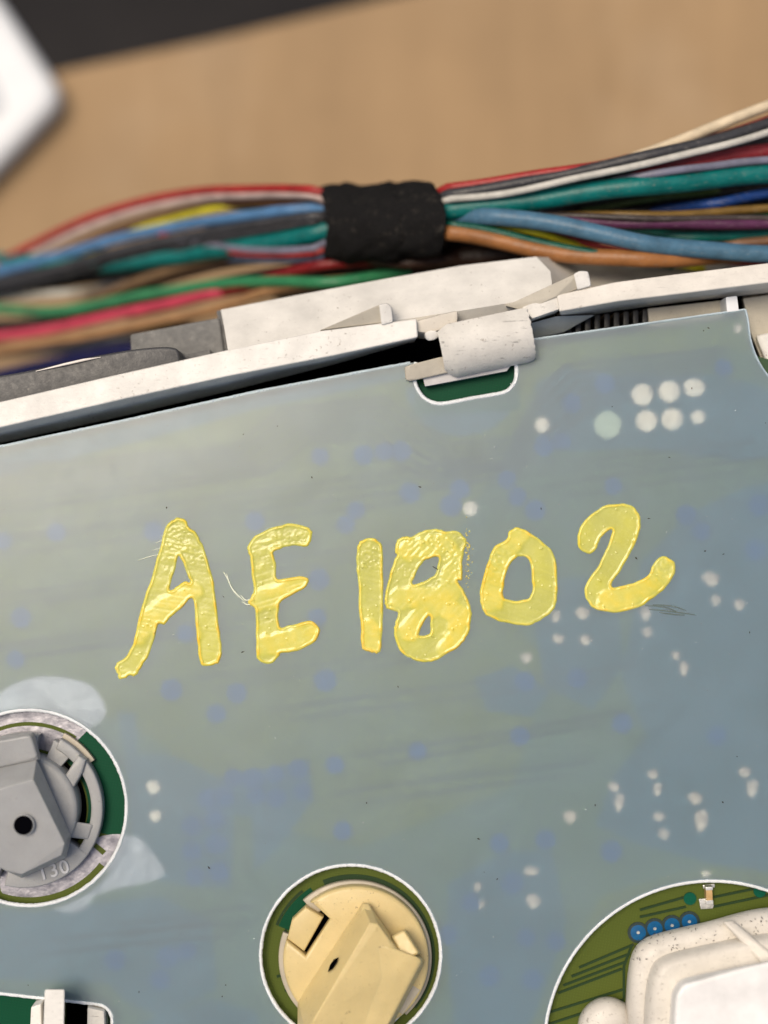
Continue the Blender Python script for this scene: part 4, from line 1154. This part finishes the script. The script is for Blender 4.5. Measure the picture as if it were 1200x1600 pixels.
W('black', BLK, [(-200, 500), (0, 455, .1), (100, 430, .1), (250, 388, .1), (400, 362, .1), (500, 345), (600, 330), (690, 314, -.1), (800, 303, -.1), (950, 276, -.1), (1100, 247, -.1), (1200, 222, -.1), (1400, 180)], 10, 0.0)
W('white', WHT, [(510, 335), (600, 325), (680, 314), (800, 300), (950, 268), (1100, 235), (1200, 206), (1400, 140)], 5.5, 0.20, 'grey white wire along the top of the right bundle')
W('grey', GRY, [(180, 415, -.2), (300, 384), (400, 363), (490, 347), (600, 335)], 4.5, 0.16)
W('purple', PUR, [(240, 400, -.2), (330, 385), (400, 371), (490, 356), (600, 350), (700, 352, -.3), (800, 345, -.3), (880, 345), (1000, 350), (1200, 350), (1400, 350)], 8, 0.05)
W('teal', TEAL, [(-200, 402), (-60, 404), (0, 407), (70, 409), (160, 413), (250, 402), (290, 398), (400, 382), (490, 365), (600, 345), (680, 331), (800, 318), (930, 299), (1060, 285), (1200, 271), (1400, 255)], 15.5, 0.06, 'thick teal wire, the largest in the bundle')
W('lavender', LAV, [(260, 372), (310, 380), (350, 386), (400, 391), (490, 388), (600, 370), (800, 335, -.3), (940, 290, -.15), (1040, 268), (1120, 259), (1200, 250), (1400, 235)], 6, 0.14)
W('scarlet', RED, [(250, 366), (300, 378), (350, 391), (400, 397), (500, 396), (600, 380), (750, 350, -.3), (850, 365, -.3), (950, 388, -.3), (1080, 405, -.35), (1200, 412, -.4), (1400, 420)], 5, 0.12)
W('slate', (0.10, 0.13, 0.20, 1), [(300, 400, -.2), (400, 405), (500, 402), (600, 390)], 7, 0.02)
W('steel blue', STEEL, [(520, 380, -.4), (620, 355, -.3), (700, 342, -.2), (770, 338), (850, 347), (950, 368), (1050, 386), (1200, 396), (1400, 392)], 13.5, 0.16, 'thick steel blue wire in front of the right bundle')
W('orange tan', (0.37, 0.155, 0.05, 1), [(520, 350, -.3), (620, 358, -.2), (690, 362), (750, 371), (850, 392), (930, 402), (1050, 404), (1200, 396, -.2), (1400, 390, -.3)], 13, 0.08, 'thick orange tan wire dipping below the blue one')
W('dark green', (0.0, 0.09, 0.06, 1), [(600, 345, -.2), (690, 350), (760, 360), (850, 380), (950, 400), (1050, 415, -.2)], 6.5, 0.10)
W('cream', CRM, [(820, 290, -.5), (900, 272, -.3), (970, 254, -.1), (1000, 243), (1100, 205), (1200, 165), (1400, 85)], 8.5, 0.02, 'cream wire splitting off at the upper right')
W('crimson', (0.30, 0.03, 0.04, 1), [(800, 310, -.4), (960, 282, -.15), (1060, 262), (1130, 248), (1200, 236), (1400, 205)], 12, -0.02)
W('dark violet', (0.05, 0.02, 0.05, 1), [(700, 330, -.3), (900, 290, -.2), (1050, 262, -.1), (1200, 225, -.1), (1400, 170)], 11, -0.10)
W('ochre', (0.22, 0.13, 0.03, 1), [(700, 350, -.3), (860, 338, -.1), (960, 337), (1060, 335), (1200, 326), (1400, 310)], 6.5, -0.05)
W('moss green', (0.07, 0.12, 0.03, 1), [(780, 350, -.5), (900, 330, -.3), (1000, 314, -.2), (1060, 305, -.25), (1200, 292, -.4)], 5, -0.05)
W('royal blue', (0.01, 0.05, 0.22, 1), [(900, 350, -.5), (1050, 327, -.2), (1120, 317), (1200, 302), (1400, 280)], 8, -0.10)
W('grass green', GRN, [(850, 350, -.4), (1050, 342, -.2), (1200, 334), (1400, 325)], 6, -0.12)
W('teal green', (0.0, 0.12, 0.10, 1), [(850, 345, -.5), (1000, 362, -.2), (1080, 371), (1200, 366), (1400, 350)], 8, -0.10)
W('ivory', WHT, [(900, 350, -.6), (960, 358, -.35), (1030, 366, -.25), (1100, 362, -.4), (1200, 352, -.5)], 6, -0.10)
W('chestnut', (0.20, 0.10, 0.05, 1), [(1000, 400, -.4), (1120, 385, -.1), (1200, 376), (1400, 360)], 8, -0.06)
W('brown grey', (0.06, 0.045, 0.04, 1), [(700, 340, -.2), (800, 335, -.1), (900, 338), (1000, 341), (1200, 341), (1400, 338)], 5, 0.08)
for i, (a, b, rr) in enumerate([(318, 318, 15), (332, 330, 16), (346, 345, 16), (360, 362, 15), (374, 378, 13)]):      # added black strands standing in for the shade between the wires
    W('deep black', (0.008, 0.007, 0.008, 1), [(330, a + 36 - i * 4, -.4), (420, a + 14, -.4), (520, a, -.3), (620, a, -.3), (760, b, -.35), (900, b - 10, -.3), (1050, b - 24 + i * 3, -.3), (1200, b - 38 + i * 6, -.3), (1400, b - 50, -.3)], rr, -0.12, 'black filler strand darkening the gaps deep in the bundle')
# lower strands at the left
W('dark brown', (0.06, 0.03, 0.02, 1), [(-200, 560), (0, 520, -.3), (100, 498), (200, 455), (300, 425), (400, 405), (520, 400), (640, 410), (760, 400, -.4)], 9, -0.15)
W('light tan', (0.20, 0.12, 0.06, 1), [(-200, 560), (0, 530, -.4), (120, 478, -.1), (200, 445), (300, 414), (380, 398), (500, 410, -.3)], 8.5, -0.05)
W('ivory', WHT, [(-200, 470), (-60, 468), (0, 465), (60, 461), (110, 458), (150, 452, -.3), (190, 440, -.6), (215, 448, -.2), (240, 440, -.8)], 7, -0.05, 'off white wire at the left edge')
W('green', (0.035, 0.24, 0.10, 1), [(-200, 470), (-60, 480), (0, 484), (80, 486), (150, 477), (250, 457), (350, 443), (450, 440), (530, 440), (640, 425, -.4)], 9.5, 0.02, 'mid green wire low in the left bundle')
W('deep black', BLK, [(-200, 520), (0, 508), (80, 502), (140, 490), (220, 470), (330, 446), (440, 424), (560, 415), (700, 400, -.4)], 10, -0.22, 'black wire low in the left bundle')
W('maroon', DRED, [(200, 492, -.3), (300, 468, -.1), (380, 447), (450, 425), (520, 412), (640, 405, -.3)], 9, -0.02)
W('pink red', PINK, [(-200, 535), (-60, 530), (0, 526), (80, 514), (170, 495), (250, 477), (330, 460), (420, 445, -.3), (500, 436, -.6)], 9.5, 0.0, 'pink red wire low in the left bundle')
W('tan', TAN, [(-200, 575), (0, 548), (100, 531), (200, 512), (300, 492), (350, 478), (420, 455), (500, 441), (620, 430, -.4)], 8.5, -0.04)
W('olive yellow', (0.18, 0.14, 0.015, 1), [(200, 525, -.3), (280, 502, -.2), (330, 488), (380, 470, -.2), (470, 445, -.3)], 6, -0.10)
W('navy', NAVY, [(-200, 620), (-60, 596), (0, 588), (80, 570), (160, 552), (230, 545), (330, 530, -.3)], 13, 0.0, 'navy blue wire just behind the black bezel')
W('dark slate', (0.03, 0.035, 0.05, 1), [(-200, 590), (0, 552), (100, 545), (190, 530), (300, 512, -.3)], 9, -0.12)
W('umber', (0.035, 0.015, 0.008, 1), [(440, 452, -.5), (520, 438), (600, 424), (700, 405), (800, 396), (900, 395, -.3)], 22, -0.45, 'dark brown filler sleeve under the tape')  # thick dark brown filler for the very dark area below the tape

t = NT('pale glue residue'); t.set(Base_Color=t.ramp(t.noise(22, 4, 0.7), [(0.35, (0.03, 0.20, 0.17, 1)), (0.6, (0.50, 0.46, 0.30, 1))]), Roughness=0.35); t.bump(t.noise(30, 4), 0.6, 0.02)
tw = [c for c in wh.children if 'thick teal' in c.get('label', '')][0]
zg = zbase(925) + 0.07
link('glue_residue', hull_mesh([P(903, 298, zg), P(912, 292, zg + .01), P(935, 290, zg + .01), P(949, 292, zg), P(944, 300, zg + .02), P(925, 308, zg + .01), P(910, 307, zg), P(920, 299, zg + .03), P(925, 300, zg - .08), P(905, 300, zg - .06), P(946, 295, zg - .06)], 0.012, 2), t.m, tw)

# black cloth tape: two overlapping wraps with slightly frayed ends
def wrap(u0, v0, u1, v1, rv, rz, name, seed, extra=1.0):
    n, m = 30, 40
    vs, fs = [], []
    rs = np.random.RandomState(seed)
    for i in range(n + 1):
        s = i / n
        u = u0 + (u1 - u0) * s; v = v0 + (v1 - v0) * s
        z = zbase(u) - 0.06
        endk = min(s, 1 - s)
        k = 1 - 0.07 * math.exp(-endk * 22)
        for j in range(m):
            a = 2 * math.pi * j / m
            n_ = 1 + 0.03 * math.sin(a * 5 + s * 7 + seed) + 0.02 * math.sin(a * 11 - s * 13) + 0.012 * (rs.rand() - 0.5)
            lump = 1 + 0.05 * math.sin(s * 9 + 2 * math.cos(a))
            du = (6 if i in (0, n) else 0) * math.sin(a * 2 + seed) + (rs.rand() - 0.5) * (3 if i in (0, n) else 0)
            slant = -(math.sin(a)) * 7 + math.cos(a) * 3
            vv = math.sin(a) * rv * k * n_ * lump
            zz = math.cos(a) * rz * k * n_
            vs.append(P(u + du + slant, v - vv, z + zz))
    for i in range(n):
        for j in range(m):
            j2 = (j + 1) % m
            fs.append((i * m + j, i * m + j2, (i + 1) * m + j2, (i + 1) * m + j))
    # inner return so the tape has a visible thickness
    for i in (0, n):
        b = len(vs)
        c = P(u0 + (u1 - u0) * i / n, v0 + (v1 - v0) * i / n, zbase(u0) - 0.06)
        for j in range(m):
            p = vs[i * m + j]
            vs.append(Vector((p.x + (0.03 if i == 0 else -0.03), p.y * 0.93 + c.y * 0.07, p.z - 0.03)))
        for j in range(m):
            j2 = (j + 1) % m
            fs.append((i * m + j, i * m + j2, b + j2, b + j))
    me = bpy.data.meshes.new(name)
    me.from_pydata(vs, [], fs)
    bm = bmesh.new(); bm.from_mesh(me)
    bmesh.ops.recalc_face_normals(bm, faces=bm.faces)
    bm.to_mesh(me); bm.free()
    smooth_mesh(me, 60)
    return me
t = NT('black cloth tape')
weave = t.noise(95, 2, 0.6)
lint = t.ramp(t.noise(11, 6, 0.8), [(0.56, 0.0), (0.8, 0.6)])
t.set(Base_Color=t.mix(lint, t.ramp(weave, [(0.3, (0.005, 0.005, 0.005, 1)), (0.7, (0.016, 0.015, 0.015, 1))]), (0.11, 0.095, 0.075, 1)), Roughness=0.85)
t.b.inputs['Specular IOR Level'].default_value = 0.15
t.bump(t.math('ADD', weave, t.noise(14, 5, 0.7)), 0.7, 0.03)
M['tape'] = t.m
link('tape_wrap', wrap(503, 350, 688, 343, 58, 0.36, 'tape', 1), M['tape'], wh, 'black cloth tape wrapped round the wires')
link('tape_wrap', wrap(525, 352, 625, 346, 61, 0.38, 'tape', 4), M['tape'], wh, 'second overlapping turn of black cloth tape')
